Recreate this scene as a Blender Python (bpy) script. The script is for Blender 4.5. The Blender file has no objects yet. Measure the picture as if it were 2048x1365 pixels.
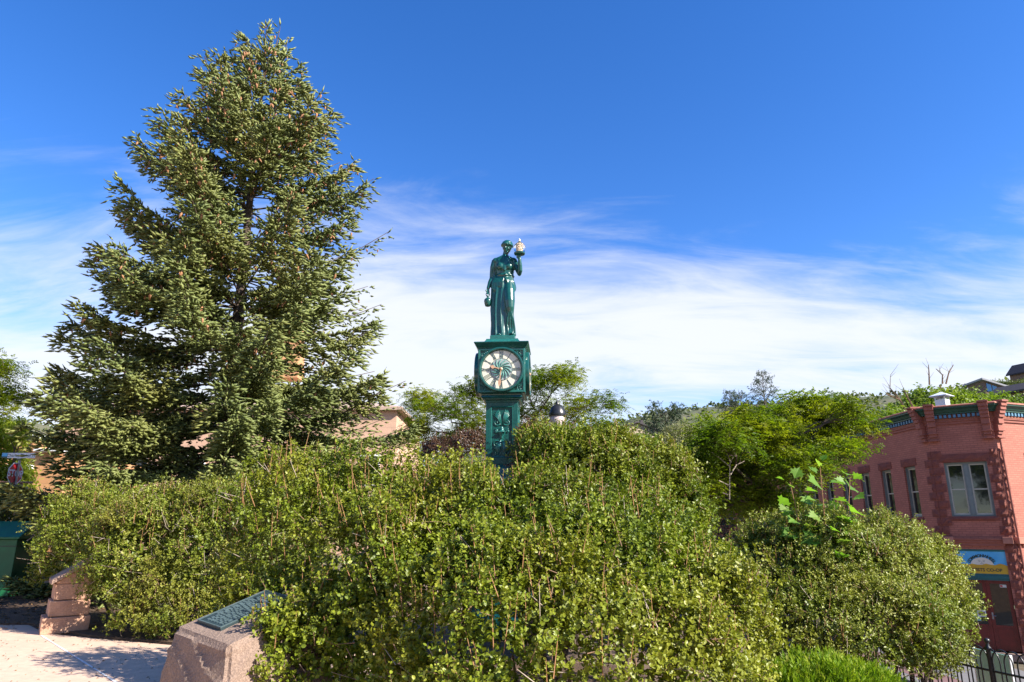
import bpy, bmesh, math, random
import numpy as np
from mathutils import Vector, Matrix

random.seed(7)
RNG = np.random.default_rng(11)
R = math.radians
SC = bpy.context.scene
COL = SC.collection

# ------------------------------------------------------------------ camera, sky, sun, exposure
F, PITCH, EYE = 1365.0, R(15.0), 1.6
cam = bpy.data.cameras.new('camera'); camo = bpy.data.objects.new('camera', cam); COL.objects.link(camo)
cam.sensor_width = 36.0; cam.lens = 36.0 * F / 2048.0
cam.clip_start = 0.05; cam.clip_end = 5000
camo.location = (0, 0, EYE); camo.rotation_euler = (R(90) + PITCH, 0, 0)
SC.camera = camo

SUN_AZ, SUN_EL = R(117.0), R(35.0)          # clockwise from +Y, above the horizon
wd = bpy.data.worlds.new('World'); SC.world = wd; wd.use_nodes = True
nt = wd.node_tree; nt.nodes.clear()
def wn(t, **kw):
    n = nt.nodes.new(t)
    for k, v in kw.items(): setattr(n, k, v)
    return n
def wmath(op, a, b=None, c=None, clamp=False):
    n = wn('ShaderNodeMath', operation=op, use_clamp=clamp)
    for i, q in enumerate((a, b, c)):
        if q is None: continue
        if isinstance(q, (int, float)): n.inputs[i].default_value = q
        else: nt.links.new(q, n.inputs[i])
    return n.outputs[0]
sky = wn('ShaderNodeTexSky', sky_type='NISHITA'); sky.sun_disc = False
sky.sun_elevation = SUN_EL; sky.sun_rotation = SUN_AZ
sky.altitude = 1900; sky.air_density = 1.0; sky.dust_density = 0.6; sky.ozone_density = 1.6
hs = wn('ShaderNodeHueSaturation'); hs.inputs['Hue'].default_value = .512; hs.inputs['Saturation'].default_value = 1.34; hs.inputs['Value'].default_value = 1.38
nt.links.new(sky.outputs[0], hs.inputs['Color'])
tc = wn('ShaderNodeTexCoord')
sep = wn('ShaderNodeSeparateXYZ'); nt.links.new(tc.outputs['Generated'], sep.inputs[0])
zc = wmath('MAXIMUM', sep.outputs[2], 0.0)
den = wmath('ADD', zc, 0.22)
px_ = wmath('DIVIDE', sep.outputs[0], den); py_ = wmath('DIVIDE', sep.outputs[1], den)
cmb = wn('ShaderNodeCombineXYZ'); nt.links.new(px_, cmb.inputs[0]); nt.links.new(py_, cmb.inputs[1])
def cloud_noise(scale, rot, loc, detail, rough, dist):
    mp = wn('ShaderNodeMapping'); mp.inputs['Rotation'].default_value = (0, 0, R(rot)); mp.inputs['Location'].default_value = loc
    mp.inputs['Scale'].default_value = scale
    nt.links.new(cmb.outputs[0], mp.inputs[0])
    nz = wn('ShaderNodeTexNoise'); nz.inputs['Scale'].default_value = 1.0; nz.inputs['Detail'].default_value = detail
    nz.inputs['Roughness'].default_value = rough; nz.inputs['Distortion'].default_value = dist
    nt.links.new(mp.outputs[0], nz.inputs['Vector'])
    return nz.outputs['Fac']
big = cloud_noise((0.60, 0.95, 1), 20, (4.4, 5.8, 0), 3, 0.5, 0.3)
wisp = cloud_noise((1.6, 4.6, 1), 22, (0.7, 2.3, 0), 9, 0.62, 0.9)
fine = cloud_noise((7, 24, 1), 30, (4.7, 1.3, 0), 6, 0.6, 0.4)
# cover thickens towards the horizon all round the sky
low = wn('ShaderNodeMapRange', interpolation_type='SMOOTHSTEP'); low.inputs['From Min'].default_value = 0.60; low.inputs['From Max'].default_value = 0.13
low.inputs['To Min'].default_value = -0.22; low.inputs['To Max'].default_value = 0.46
nt.links.new(zc, low.inputs['Value'])
s1 = wmath('ADD', wmath('MULTIPLY_ADD', big, 1.5, low.outputs[0]), -0.27)
s2 = wmath('MULTIPLY_ADD', wisp, 0.75, wmath('ADD', s1, -.10))
s3 = wmath('MULTIPLY_ADD', fine, 0.16, s2)
cov = wn('ShaderNodeMapRange', interpolation_type='SMOOTHSTEP'); cov.inputs['From Min'].default_value = 0.78; cov.inputs['From Max'].default_value = 1.38
cov.inputs['To Min'].default_value = 0.0; cov.inputs['To Max'].default_value = 0.93
nt.links.new(s3, cov.inputs['Value'])
mixc = wn('ShaderNodeMix', data_type='RGBA')
nt.links.new(cov.outputs[0], mixc.inputs['Factor']); nt.links.new(hs.outputs[0], mixc.inputs['A'])
mixc.inputs['B'].default_value = (4.6, 4.75, 5.0, 1)
bg = wn('ShaderNodeBackground'); bg.inputs['Strength'].default_value = 0.088
nt.links.new(mixc.outputs['Result'], bg.inputs['Color'])
wo = wn('ShaderNodeOutputWorld'); nt.links.new(bg.outputs[0], wo.inputs['Surface'])

sl = bpy.data.lights.new('sun', 'SUN'); sl.energy = 5.0; sl.angle = R(0.53); sl.color = (1.0, 0.93, 0.82)
so = bpy.data.objects.new('sun', sl); COL.objects.link(so)
sdir = Vector((math.sin(SUN_AZ) * math.cos(SUN_EL), math.cos(SUN_AZ) * math.cos(SUN_EL), math.sin(SUN_EL)))
so.rotation_euler = sdir.to_track_quat('Z', 'Y').to_euler(); so.location = sdir * 60
vs = SC.view_settings; vs.view_transform = 'Standard'; vs.look = 'None'; vs.gamma = 1.0; vs.exposure = 1.3
vs.use_curve_mapping = False
SC.cycles.max_bounces = 6; SC.cycles.diffuse_bounces = 3; SC.cycles.glossy_bounces = 3
SC.cycles.transmission_bounces = 4; SC.cycles.transparent_max_bounces = 6
SC.cycles.use_denoising = True

# ------------------------------------------------------------------ pixel helpers (photo pixels give directions only)
cP, sP = math.cos(PITCH), math.sin(PITCH)
def ray(px, py):
    xc, yc = (px - 1024.0) / F, (682.5 - py) / F
    return Vector((xc, cP - yc * sP, sP + yc * cP))
def at(px, py, Y):
    r = ray(px, py); k = Y / r.y
    return Vector((r.x * k, Y, EYE + r.z * k))
def zat(py, Y): return at(1024, py, Y).z
def on_ground(px, py, z=0.0):
    r = ray(px, py); k = (z - EYE) / r.z
    return Vector((r.x * k, r.y * k, z))

# ------------------------------------------------------------------ materials
MATS = {}
def new_mat(name):
    m = bpy.data.materials.new(name); m.use_nodes = True
    t = m.node_tree; t.nodes.clear()
    out = t.nodes.new('ShaderNodeOutputMaterial'); b = t.nodes.new('ShaderNodeBsdfPrincipled')
    t.links.new(b.outputs[0], out.inputs[0]); MATS[name] = m
    return m, t, b, out
def ramp(t, fac, stops):
    r = t.nodes.new('ShaderNodeValToRGB'); cr = r.color_ramp
    while len(cr.elements) > 1: cr.elements.remove(cr.elements[-1])
    for i, (p, c) in enumerate(stops):
        e = cr.elements[0] if i == 0 else cr.elements.new(p)
        e.position = p; e.color = (*c, 1)
    t.links.new(fac, r.inputs[0]); return r.outputs[0]
def noise(t, scale, detail=5, rough=.55, vec=None, coord='Object'):
    n = t.nodes.new('ShaderNodeTexNoise'); n.inputs['Scale'].default_value = scale
    n.inputs['Detail'].default_value = detail; n.inputs['Roughness'].default_value = rough
    if vec is None:
        tcn = t.nodes.new('ShaderNodeTexCoord'); vec = tcn.outputs[coord]
    t.links.new(vec, n.inputs['Vector']); return n.outputs['Fac']
def bump(t, b, h, strength, dist):
    n = t.nodes.new('ShaderNodeBump'); n.inputs['Strength'].default_value = strength; n.inputs['Distance'].default_value = dist
    t.links.new(h, n.inputs['Height']); t.links.new(n.outputs[0], b.inputs['Normal'])
def mixrgb(t, fac, a, c2, mode='MIX'):
    n = t.nodes.new('ShaderNodeMix'); n.data_type = 'RGBA'; n.blend_type = mode
    for s, v in (('Factor', fac), ('A', a), ('B', c2)):
        if isinstance(v, (int, float)): n.inputs[s].default_value = v
        elif isinstance(v, tuple): n.inputs[s].default_value = (*v, 1)
        else: t.links.new(v, n.inputs[s])
    return n.outputs['Result']
def mat(name, c1, c2=None, scale=6, rough=.7, bs=0.0, bscale=40, bdist=.01, metal=0, spec=.5, detail=6, coat=0, fine=None):
    """two-tone noise colour with a fine relief"""
    m, t, b, o = new_mat(name)
    c2 = c2 or tuple(x * .75 for x in c1)
    f = noise(t, scale, detail, .6)
    col = ramp(t, f, [(.32, c2), (.68, c1)])
    if fine:
        f2 = noise(t, fine[0], 3, .6); col = mixrgb(t, fine[1], col, ramp(t, f2, [(.35, tuple(x * .55 for x in c1)), (.65, tuple(min(1, x * 1.35) for x in c1))]))
    t.links.new(col, b.inputs['Base Color'])
    rr = t.nodes.new('ShaderNodeMapRange'); rr.inputs['To Min'].default_value = max(0.02, rough - .1); rr.inputs['To Max'].default_value = min(1, rough + .1)
    t.links.new(f, rr.inputs['Value']); t.links.new(rr.outputs[0], b.inputs['Roughness'])
    b.inputs['Metallic'].default_value = metal; b.inputs['Specular IOR Level'].default_value = spec
    b.inputs['Coat Weight'].default_value = coat
    if bs: bump(t, b, noise(t, bscale, 5, .6), bs, bdist)
    return m
def leaf_mat(name, stops, patch=None, pscale=1.2, trans=.32, rough=.45, spec=.45, tcol=None):
    m, t, b, o = new_mat(name)
    a = t.nodes.new('ShaderNodeAttribute'); a.attribute_name = 'rnd'
    col = ramp(t, a.outputs['Fac'], stops)
    if patch:
        f = noise(t, pscale, 3, .5)
        col = mixrgb(t, ramp(t, f, [(.45, (0, 0, 0)), (.68, (.75, .75, .75))]), col, mixrgb(t, .6, col, patch))
    t.links.new(col, b.inputs['Base Color']); b.inputs['Roughness'].default_value = rough
    b.inputs['Specular IOR Level'].default_value = spec
    tr = t.nodes.new('ShaderNodeBsdfTranslucent')
    t.links.new(mixrgb(t, 1.0, col, tcol or (1.5, 1.6, .7), 'MULTIPLY'), tr.inputs['Color'])
    ms = t.nodes.new('ShaderNodeMixShader'); ms.inputs[0].default_value = trans
    t.links.new(b.outputs[0], ms.inputs[1]); t.links.new(tr.outputs[0], ms.inputs[2]); t.links.new(ms.outputs[0], o.inputs[0])
    return m
def brick_mat(name, c1, c2, cm, bw=.215, bh=.075, mortar=.006, rough=.75):
    m, t, b, o = new_mat(name)
    uv = t.nodes.new('ShaderNodeUVMap')
    br = t.nodes.new('ShaderNodeTexBrick'); br.inputs['Scale'].default_value = 1
    br.inputs['Brick Width'].default_value = bw; br.inputs['Row Height'].default_value = bh
    br.inputs['Mortar Size'].default_value = mortar; br.inputs['Mortar Smooth'].default_value = .2; br.inputs['Bias'].default_value = 0
    br.inputs['Color1'].default_value = (*c1, 1); br.inputs['Color2'].default_value = (*c2, 1); br.inputs['Mortar'].default_value = (*cm, 1)
    t.links.new(uv.outputs[0], br.inputs['Vector'])
    f = noise(t, 1.3, 6, .65)
    col = mixrgb(t, .38, br.outputs['Color'], ramp(t, f, [(.3, tuple(x * .7 for x in c1)), (.7, tuple(min(1, x * 1.2) for x in c1))]))
    t.links.new(col, b.inputs['Base Color']); b.inputs['Roughness'].default_value = rough
    bump(t, b, br.outputs['Fac'], -.7, .008)
    return m

mat('trunk', (.13, .09, .065), (.05, .036, .028), 9, .9, .8, 22, .03)
mat('twig', (.25, .15, .085), (.13, .075, .045), 9, .85)
mat('shoot_stem', (.34, .17, .07), (.20, .10, .045), 9, .7)
mat('dead_wood', (.40, .33, .26), (.25, .2, .16), 12, .85)
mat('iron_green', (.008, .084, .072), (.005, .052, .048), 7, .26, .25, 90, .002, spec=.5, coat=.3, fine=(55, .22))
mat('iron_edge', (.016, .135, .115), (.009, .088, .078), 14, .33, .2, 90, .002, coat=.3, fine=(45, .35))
mat('dial_cream', (.76, .73, .60), (.66, .63, .50), 14, .35, spec=.4)
mat('blade_green', (.14, .34, .29), (.08, .24, .21), 14, .4)
mat('dial_core', (.42, .45, .44), (.26, .30, .31), 18, .3)
mat('numeral', (.035, .10, .085), (.02, .06, .055), 30, .4)
mat('hand_copper', (.60, .37, .23), (.45, .26, .16), 20, .35)
mat('candle', (.80, .62, .40), (.7, .5, .3), 30, .5)
mat('black_iron', (.02, .022, .026), (.011, .012, .015), 16, .35, .2, 80, .002)
mat('sandstone', (.50, .30, .20), (.36, .20, .135), 3.5, .88, .6, 24, .02, fine=(60, .25))
mat('sandstone_coping', (.36, .24, .18), (.22, .15, .12), 5, .9, .7, 30, .02)
mat('orange_stone', (.50, .27, .12), (.36, .18, .08), 2.2, .88, .7, 9, .03, fine=(14, .3))
mat('pink_wall', (.62, .42, .32), (.52, .33, .25), 1.8, .85, .3, 12, .02)
mat('granite', (.27, .19, .145), (.14, .095, .075), 3.2, .9, 1.0, 38, .02, fine=(75, .55))
mat('bronze', (.045, .075, .082), (.024, .042, .05), 12, .42, .3, 60, .003, metal=.35)
mat('bronze_raised', (.13, .19, .20), (.08, .12, .13), 20, .4, metal=.35)
mat('cabinet_green', (.014, .15, .055), (.009, .11, .04), 3, .42, .15, 30, .003)
mat('rust_stone', (.245, .072, .047), (.14, .04, .03), 5, .88, .8, 26, .025, fine=(40, .3))
mat('rust_trim', (.33, .105, .068), (.24, .07, .048), 5, .7, .2, 30, .006)
mat('coping_red', (.44, .18, .12), (.33, .12, .08), 5, .7)
mat('cornice_green', (.016, .075, .045), (.009, .048, .03), 6, .45)
mat('dentil_blue', (.085, .22, .33), (.055, .16, .26), 9, .5)
mat('frieze_brown', (.28, .075, .03), (.20, .05, .022), 6, .6)
mat('frame_teal', (.19, .21, .19), (.14, .16, .15), 8, .5, .15, 40, .003)
mat('sash_cream', (.50, .46, .36), (.42, .38, .30), 9, .5)
mat('door_red', (.17, .015, .012), (.11, .009, .009), 6, .35)
mat('teal_paint', (.012, .12, .125), (.008, .085, .095), 8, .45)
mat('sign_blue', (.05, .36, .68), (.12, .47, .74), 2.4, .4)
mat('sign_yellow', (.62, .36, .022), (.53, .29, .018), 4, .45)
mat('sign_cream', (.72, .66, .55), (.66, .59, .47), 6, .45)
mat('sign_ink', (.025, .05, .03), (.018, .035, .022), 10, .5)
mat('white_paint', (.78, .79, .80), (.68, .70, .72), 7, .4)
mat('paper', (.70, .68, .64), (.62, .60, .56), 20, .6)
mat('red_print', (.6, .02, .02), None, 10, .5)
mat('stop_red', (.55, .012, .018), (.48, .01, .015), 10, .4)
mat('steel', (.33, .34, .35), (.22, .23, .24), 14, .42, metal=.7)
mat('post_rust', (.33, .16, .09), (.22, .10, .06), 14, .7)
mat('lamp_glass', (.60, .50, .47), (.5, .4, .38), 8, .3)
mat('asphalt', (.065, .066, .07), (.045, .046, .05), 3, .9, .5, 90, .006, fine=(150, .3))
mat('sidewalk', (.17, .165, .165), (.13, .126, .126), 2.5, .85, .3, 60, .004, fine=(90, .2))
mat('paver', (.20, .11, .10), (.14, .08, .08), 4, .8, .3, 60, .004)
mat('soil', (.13, .085, .055), (.07, .045, .03), 4, .95, .9, 14, .05, fine=(20, .45))
mat('mulch', (.12, .07, .04), (.06, .036, .022), 8, .95, .9, 30, .04)
mat('mint_panel', (.33, .58, .47), (.28, .52, .42), 3, .12, spec=.7, coat=.5)
mat('grey_stucco', (.34, .30, .27), (.27, .235, .21), 3, .9, .3, 25, .01)
mat('orange_lit_pane', (.62, .24, .06), (.5, .17, .04), 4, .8)  # orange light in the stucco shop's windows, put into the pane colour
mat('roof_dark', (.055, .045, .05), (.03, .026, .03), 6, .8)
mat('roof_red', (.20, .09, .07), (.13, .06, .05), 4, .8)
mat('roof_tan', (.46, .33, .26), (.38, .27, .21), 4, .8)
mat('roof_grey', (.38, .38, .40), (.30, .30, .32), 5, .6)
mat('house_brown', (.23, .145, .10), (.17, .105, .075), 4, .85)
mat('house_tan', (.46, .36, .27), (.38, .29, .21), 4, .85)
mat('cone_brown', (.36, .17, .075), (.24, .11, .05), 12, .7)
brick_mat('brick_pink', (.44, .15, .10), (.32, .10, .066), (.17, .052, .038), .23, .078, .011)
brick_mat('sand_block', (.56, .36, .25), (.48, .30, .21), (.34, .22, .16), .7, .34, .012)
brick_mat('orange_block', (.52, .28, .13), (.44, .22, .10), (.28, .15, .08), .55, .26, .012)
brick_mat('retaining_block', (.33, .21, .15), (.26, .16, .115), (.15, .10, .08), .5, .22, .012)

m, t, b, o = new_mat('glass_dark')
b.inputs['Base Color'].default_value = (.012, .014, .014, 1); b.inputs['Roughness'].default_value = .03; b.inputs['Specular IOR Level'].default_value = .8
bump(t, b, noise(t, 1.4, 2, .4), .04, .05)
m, t, b, o = new_mat('glass_blue')
b.inputs['Base Color'].default_value = (.03, .20, .42, 1); b.inputs['Roughness'].default_value = .05; b.inputs['Specular IOR Level'].default_value = .8
bump(t, b, noise(t, 1.0, 2, .4), .05, .05)
m, t, b, o = new_mat('glass_clear')
b.inputs['Base Color'].default_value = (1, 1, 1, 1); b.inputs['Transmission Weight'].default_value = 1; b.inputs['Roughness'].default_value = .02; b.inputs['IOR'].default_value = 1.15
bump(t, b, noise(t, 60, 2, .4), .05, .01)

# pinkish concrete of the plaza, with stains and hairline wear
m, t, b, o = new_mat('plaza_concrete')
f1 = noise(t, .55, 6, .6); f2 = noise(t, 7, 6, .65); f3 = noise(t, 160, 3, .6)
col = ramp(t, f1, [(.3, (.55, .375, .27)), (.7, (.64, .455, .33))])
col = mixrgb(t, .5, col, ramp(t, f2, [(.3, (.42, .28, .20)), (.62, (.66, .47, .35))]))
col = mixrgb(t, .18, col, ramp(t, f3, [(.35, (.25, .17, .13)), (.6, (.66, .5, .4))]))
t.links.new(col, b.inputs['Base Color']); b.inputs['Roughness'].default_value = .85
bump(t, b, f3, .35, .003)
# dry hillside
m, t, b, o = new_mat('hillside')
f1 = noise(t, .035, 8, .65); f2 = noise(t, .4, 6, .7)
col = ramp(t, f1, [(.35, (.055, .085, .03)), (.5, (.11, .105, .05)), (.66, (.26, .19, .12))])
col = mixrgb(t, .5, col, ramp(t, f2, [(.35, (.03, .05, .02)), (.65, (.24, .18, .11))]))
t.links.new(col, b.inputs['Base Color']); b.inputs['Roughness'].default_value = .95
bump(t, b, f2, .8, 1.0)

leaf_mat('leaf_hedge', [(0, (.036, .062, .005)), (.35, (.105, .15, .009)), (.75, (.205, .245, .018)), (1, (.36, .365, .06))], (.26, .225, .024), .9, .2, .44, .33)
leaf_mat('leaf_hedge_dry', [(0, (.036, .062, .006)), (.35, (.10, .142, .011)), (.75, (.195, .23, .024)), (1, (.35, .345, .08))], (.25, .205, .038), 1.1, .2, .46, .33)
leaf_mat('leaf_hedge_pale', [(0, (.05, .08, .008)), (.4, (.135, .18, .017)), (.8, (.24, .275, .04)), (1, (.39, .40, .13))], (.27, .25, .038), 1.3, .2, .44, .36)
leaf_mat('leaf_purple', [(0, (.04, .025, .016)), (.5, (.10, .055, .036)), (1, (.20, .13, .08))], None, 1, .25, .4, .45, (1.4, .9, .7))
leaf_mat('leaf_locust', [(0, (.042, .085, .006)), (.5, (.11, .175, .008)), (1, (.24, .28, .014))], (.30, .27, .012), .8, .45, .5, .3)
leaf_mat('leaf_maple', [(0, (.10, .22, .025)), (.6, (.145, .28, .035)), (1, (.20, .30, .06))], None, 1, .45, .5, .25)
leaf_mat('leaf_yellowgreen', [(0, (.11, .16, .012)), (.5, (.21, .26, .02)), (1, (.33, .33, .03))], None, 1, .45, .5, .3)
leaf_mat('leaf_mid', [(0, (.06, .115, .010)), (.5, (.125, .20, .018)), (1, (.22, .28, .03))], (.20, .18, .04), .12, .35, .5, .3)
leaf_mat('leaf_dark', [(0, (.035, .055, .018)), (.5, (.075, .10, .03)), (1, (.13, .15, .05))], None, .2, .3, .5, .3)
leaf_mat('leaf_sage', [(0, (.12, .135, .06)), (.5, (.20, .205, .10)), (1, (.29, .275, .15))], None, .5, .3, .6, .25)
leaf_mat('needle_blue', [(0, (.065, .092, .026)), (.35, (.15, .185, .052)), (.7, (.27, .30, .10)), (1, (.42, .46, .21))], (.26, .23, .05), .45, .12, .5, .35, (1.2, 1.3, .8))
leaf_mat('needle_dark', [(0, (.022, .04, .02)), (.5, (.045, .07, .036)), (1, (.08, .11, .055))], None, .3, .1, .55, .3)
leaf_mat('needle_bright', [(0, (.04, .09, .006)), (.4, (.11, .20, .008)), (.8, (.22, .31, .014)), (1, (.34, .36, .05))], None, 2, .25, .5, .3)
leaf_mat('leaf_litter', [(0, (.07, .04, .02)), (.5, (.16, .09, .04)), (1, (.27, .17, .08))], None, 2, .1, .7, .2)
M = MATS

# ------------------------------------------------------------------ scene graph helpers
ORG = {}
def tag(o, label=None, cat=None, group=None, kind=None):
    if label: o['label'] = label
    if cat: o['category'] = cat
    if group: o['group'] = group
    if kind: o['kind'] = kind
    return o
def thing(name, label, cat, loc=(0, 0, 0), group=None, rotz=0, local=False):
    o = bpy.data.objects.new(name, None); COL.objects.link(o); o.empty_display_size = .2
    o.location = loc; o.rotation_euler = (0, 0, rotz); tag(o, label, cat, group)
    ORG[o] = Vector((0, 0, 0)) if local else Vector(loc)
    return o
def org(p):
    return ORG.get(p, Vector((0, 0, 0))) if p else Vector((0, 0, 0))
def link_mesh(name, me, m, parent=None):
    o = bpy.data.objects.new(name, me); COL.objects.link(o)
    if m is not None and not me.materials: me.materials.append(M[m] if isinstance(m, str) else m)
    if parent:
        o.parent = parent
        ORG[o] = org(parent)
    return o
def copy_tree(o, parent=None):
    c = o.copy(); COL.objects.link(c)
    if parent: c.parent = parent
    for ch in o.children: copy_tree(ch, c)
    return c

class Fr:
    """wall frame: u along the wall, w out of it, z up"""
    def __init__(s, o, u, n): s.o, s.u, s.n = Vector(o), Vector(u).normalized(), Vector(n).normalized()
    def __call__(s, u, w, z): return s.o + s.u * u + s.n * w + Vector((0, 0, z))

class MB:
    def __init__(s): s.v, s.f = [], []
    def quad(s, a, b, c, d): i = len(s.v); s.v += [a, b, c, d]; s.f.append((i, i + 1, i + 2, i + 3)); return s
    def hexa(s, p):   # 8 points: bottom ring 0-3, top ring 4-7
        i = len(s.v); s.v += list(p)
        for q in ((0, 3, 2, 1), (4, 5, 6, 7), (0, 1, 5, 4), (1, 2, 6, 5), (2, 3, 7, 6), (3, 0, 4, 7)): s.f.append(tuple(i + k for k in q))
        return s
    def box(s, c, d, rz=0):
        c = Vector(c); hx, hy, hz = d[0] / 2, d[1] / 2, d[2] / 2; ca, sa = math.cos(rz), math.sin(rz)
        P = []
        for z in (-hz, hz):
            for x, y in ((-hx, -hy), (hx, -hy), (hx, hy), (-hx, hy)): P.append(c + Vector((x * ca - y * sa, x * sa + y * ca, z)))
        return s.hexa(P)
    def fbox(s, fr, u0, u1, w0, w1, z0, z1):
        return s.hexa([fr(u0, w1, z0), fr(u1, w1, z0), fr(u1, w0, z0), fr(u0, w0, z0), fr(u0, w1, z1), fr(u1, w1, z1), fr(u1, w0, z1), fr(u0, w0, z1)])
    def tube(s, pts, rad, n=6, cap=True):
        pts = [Vector(p) for p in pts]; m = len(pts)
        if isinstance(rad, (int, float)): rad = [rad] * m
        base = len(s.v); ref = None
        for i, p in enumerate(pts):
            tg = (pts[min(i + 1, m - 1)] - pts[max(i - 1, 0)])
            tg = tg.normalized() if tg.length > 1e-9 else Vector((0, 0, 1))
            if ref is None: ref = Vector((1, 0, 0)) if abs(tg.x) < .8 else Vector((0, 1, 0))
            a = (ref - tg * ref.dot(tg)); a = a.normalized() if a.length > 1e-6 else tg.orthogonal().normalized()
            bb = tg.cross(a); ref = a
            for k in range(n):
                an = 2 * math.pi * k / n; s.v.append(p + (a * math.cos(an) + bb * math.sin(an)) * rad[i])
        for i in range(m - 1):
            for k in range(n):
                k2 = (k + 1) % n
                s.f.append((base + i * n + k, base + i * n + k2, base + (i + 1) * n + k2, base + (i + 1) * n + k))
        if cap:
            s.f.append(tuple(base + k for k in range(n - 1, -1, -1))); s.f.append(tuple(base + (m - 1) * n + k for k in range(n)))
        return s
    def lathe(s, prof, c=(0, 0, 0), n=20, ex=Vector((1, 0, 0)), ey=Vector((0, 1, 0)), ez=Vector((0, 0, 1)), cap=True):
        c = Vector(c); base = len(s.v); m = len(prof)
        for r, z in prof:
            for k in range(n):
                an = 2 * math.pi * k / n; s.v.append(c + ex * (r * math.cos(an)) + ey * (r * math.sin(an)) + ez * z)
        for i in range(m - 1):
            for k in range(n):
                k2 = (k + 1) % n; s.f.append((base + i * n + k, base + i * n + k2, base + (i + 1) * n + k2, base + (i + 1) * n + k))
        if cap:
            if prof[0][0] > 1e-4: s.f.append(tuple(base + k for k in range(n - 1, -1, -1)))
            if prof[-1][0] > 1e-4: s.f.append(tuple(base + (m - 1) * n + k for k in range(n)))
        return s
    def prism(s, pts0, pts1):
        n = len(pts0); b = len(s.v); s.v += [Vector(p) for p in pts0] + [Vector(p) for p in pts1]
        s.f.append(tuple(b + k for k in range(n - 1, -1, -1))); s.f.append(tuple(b + n + k for k in range(n)))
        for k in range(n): s.f.append((b + k, b + (k + 1) % n, b + n + (k + 1) % n, b + n + k))
        return s
    def sweep(s, fr, u0, u1, prof, m0=0, m1=0):   # profile (w,z) along the wall, mitred ends
        return s.prism([fr(u0 - m0 * w, w, z) for w, z in prof], [fr(u1 + m1 * w, w, z) for w, z in prof])
    def frustum(s, c, d0, d1, z0, z1, rz=0):
        ca, sa = math.cos(rz), math.sin(rz); P = []
        for d, z in ((d0, z0), (d1, z1)):
            for x, y in ((-d[0] / 2, -d[1] / 2), (d[0] / 2, -d[1] / 2), (d[0] / 2, d[1] / 2), (-d[0] / 2, d[1] / 2)):
                P.append(Vector((c[0] + x * ca - y * sa, c[1] + x * sa + y * ca, z)))
        return s.hexa(P)
    def ball(s, c, r, n=12, m=8, rot=None):
        c = Vector(c); r = (r, r, r) if isinstance(r, (int, float)) else r; base = len(s.v)
        for i in range(m + 1):
            ph = math.pi * i / m
            for k in range(n):
                an = 2 * math.pi * k / n
                p = Vector((r[0] * math.sin(ph) * math.cos(an), r[1] * math.sin(ph) * math.sin(an), r[2] * math.cos(ph)))
                s.v.append(c + (rot @ p if rot else p))
        for i in range(m):
            for k in range(n):
                k2 = (k + 1) % n; s.f.append((base + i * n + k, base + (i + 1) * n + k, base + (i + 1) * n + k2, base + i * n + k2))
        return s
    def mesh(s, name, off=Vector((0, 0, 0)), fix=True):
        me = bpy.data.meshes.new(name)
        me.from_pydata([tuple(Vector(p) - off) for p in s.v], [], s.f)
        if fix:
            bm = bmesh.new(); bm.from_mesh(me)
            bmesh.ops.remove_doubles(bm, verts=bm.verts, dist=1e-6) if False else None
            bmesh.ops.recalc_face_normals(bm, faces=bm.faces); bm.to_mesh(me); bm.free()
        # box-projected UVs in metres
        uvl = me.uv_layers.new(name='UVMap'); 
        for p in me.polygons:
            nn = p.normal
            if abs(nn.z) > .75: tu, tv = Vector((1, 0, 0)), Vector((0, 1, 0))
            else: tu = Vector((0, 0, 1)).cross(nn).normalized(); tv = Vector((0, 0, 1))
            for li in p.loop_indices:
                co = me.vertices[me.loops[li].vertex_index].co + off
                uvl.data[li].uv = (co.dot(tu), co.dot(tv))
        return me
    def build(s, name, m, parent=None, smooth=False, bevel=0):
        me = s.mesh(name, org(parent))
        if smooth: me.shade_smooth() if hasattr(me, 'shade_smooth') else None
        o = link_mesh(name, me, m, parent)
        if smooth and smooth != 'all':
            try: me.set_sharp_from_angle(angle=R(40))
            except Exception: pass
        if bevel:
            md = o.modifiers.new('bevel', 'BEVEL'); md.width = bevel; md.segments = 2; md.limit_method = 'ANGLE'; md.angle_limit = R(40)
        return o
def text_obj(name, body, size, mtx, m, parent=None, depth=.004, bold=0.0):
    cu = bpy.data.curves.new(name, 'FONT'); cu.body = body; cu.size = size; cu.align_x = 'CENTER'; cu.align_y = 'CENTER'
    cu.extrude = depth; cu.offset = bold; cu.resolution_u = 3
    tmp = bpy.data.objects.new('tmp_text', cu); COL.objects.link(tmp)
    dg = bpy.context.evaluated_depsgraph_get(); me = bpy.data.meshes.new_from_object(tmp.evaluated_get(dg))
    bpy.data.objects.remove(tmp); bpy.data.curves.remove(cu)
    off = org(parent)
    me.transform(Matrix.Translation(-off) @ mtx); me.name = name; me.materials.clear()
    return link_mesh(name, me, m, parent)
def frame_mtx(o, ex, ey):
    ex, ey = Vector(ex).normalized(), Vector(ey).normalized(); ez = ex.cross(ey)
    mx = Matrix.Identity(4)
    for i, c in enumerate((ex, ey, ez, Vector(o))):
        for r_ in range(3): mx[r_][i] = c[r_]
    return mx

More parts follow.
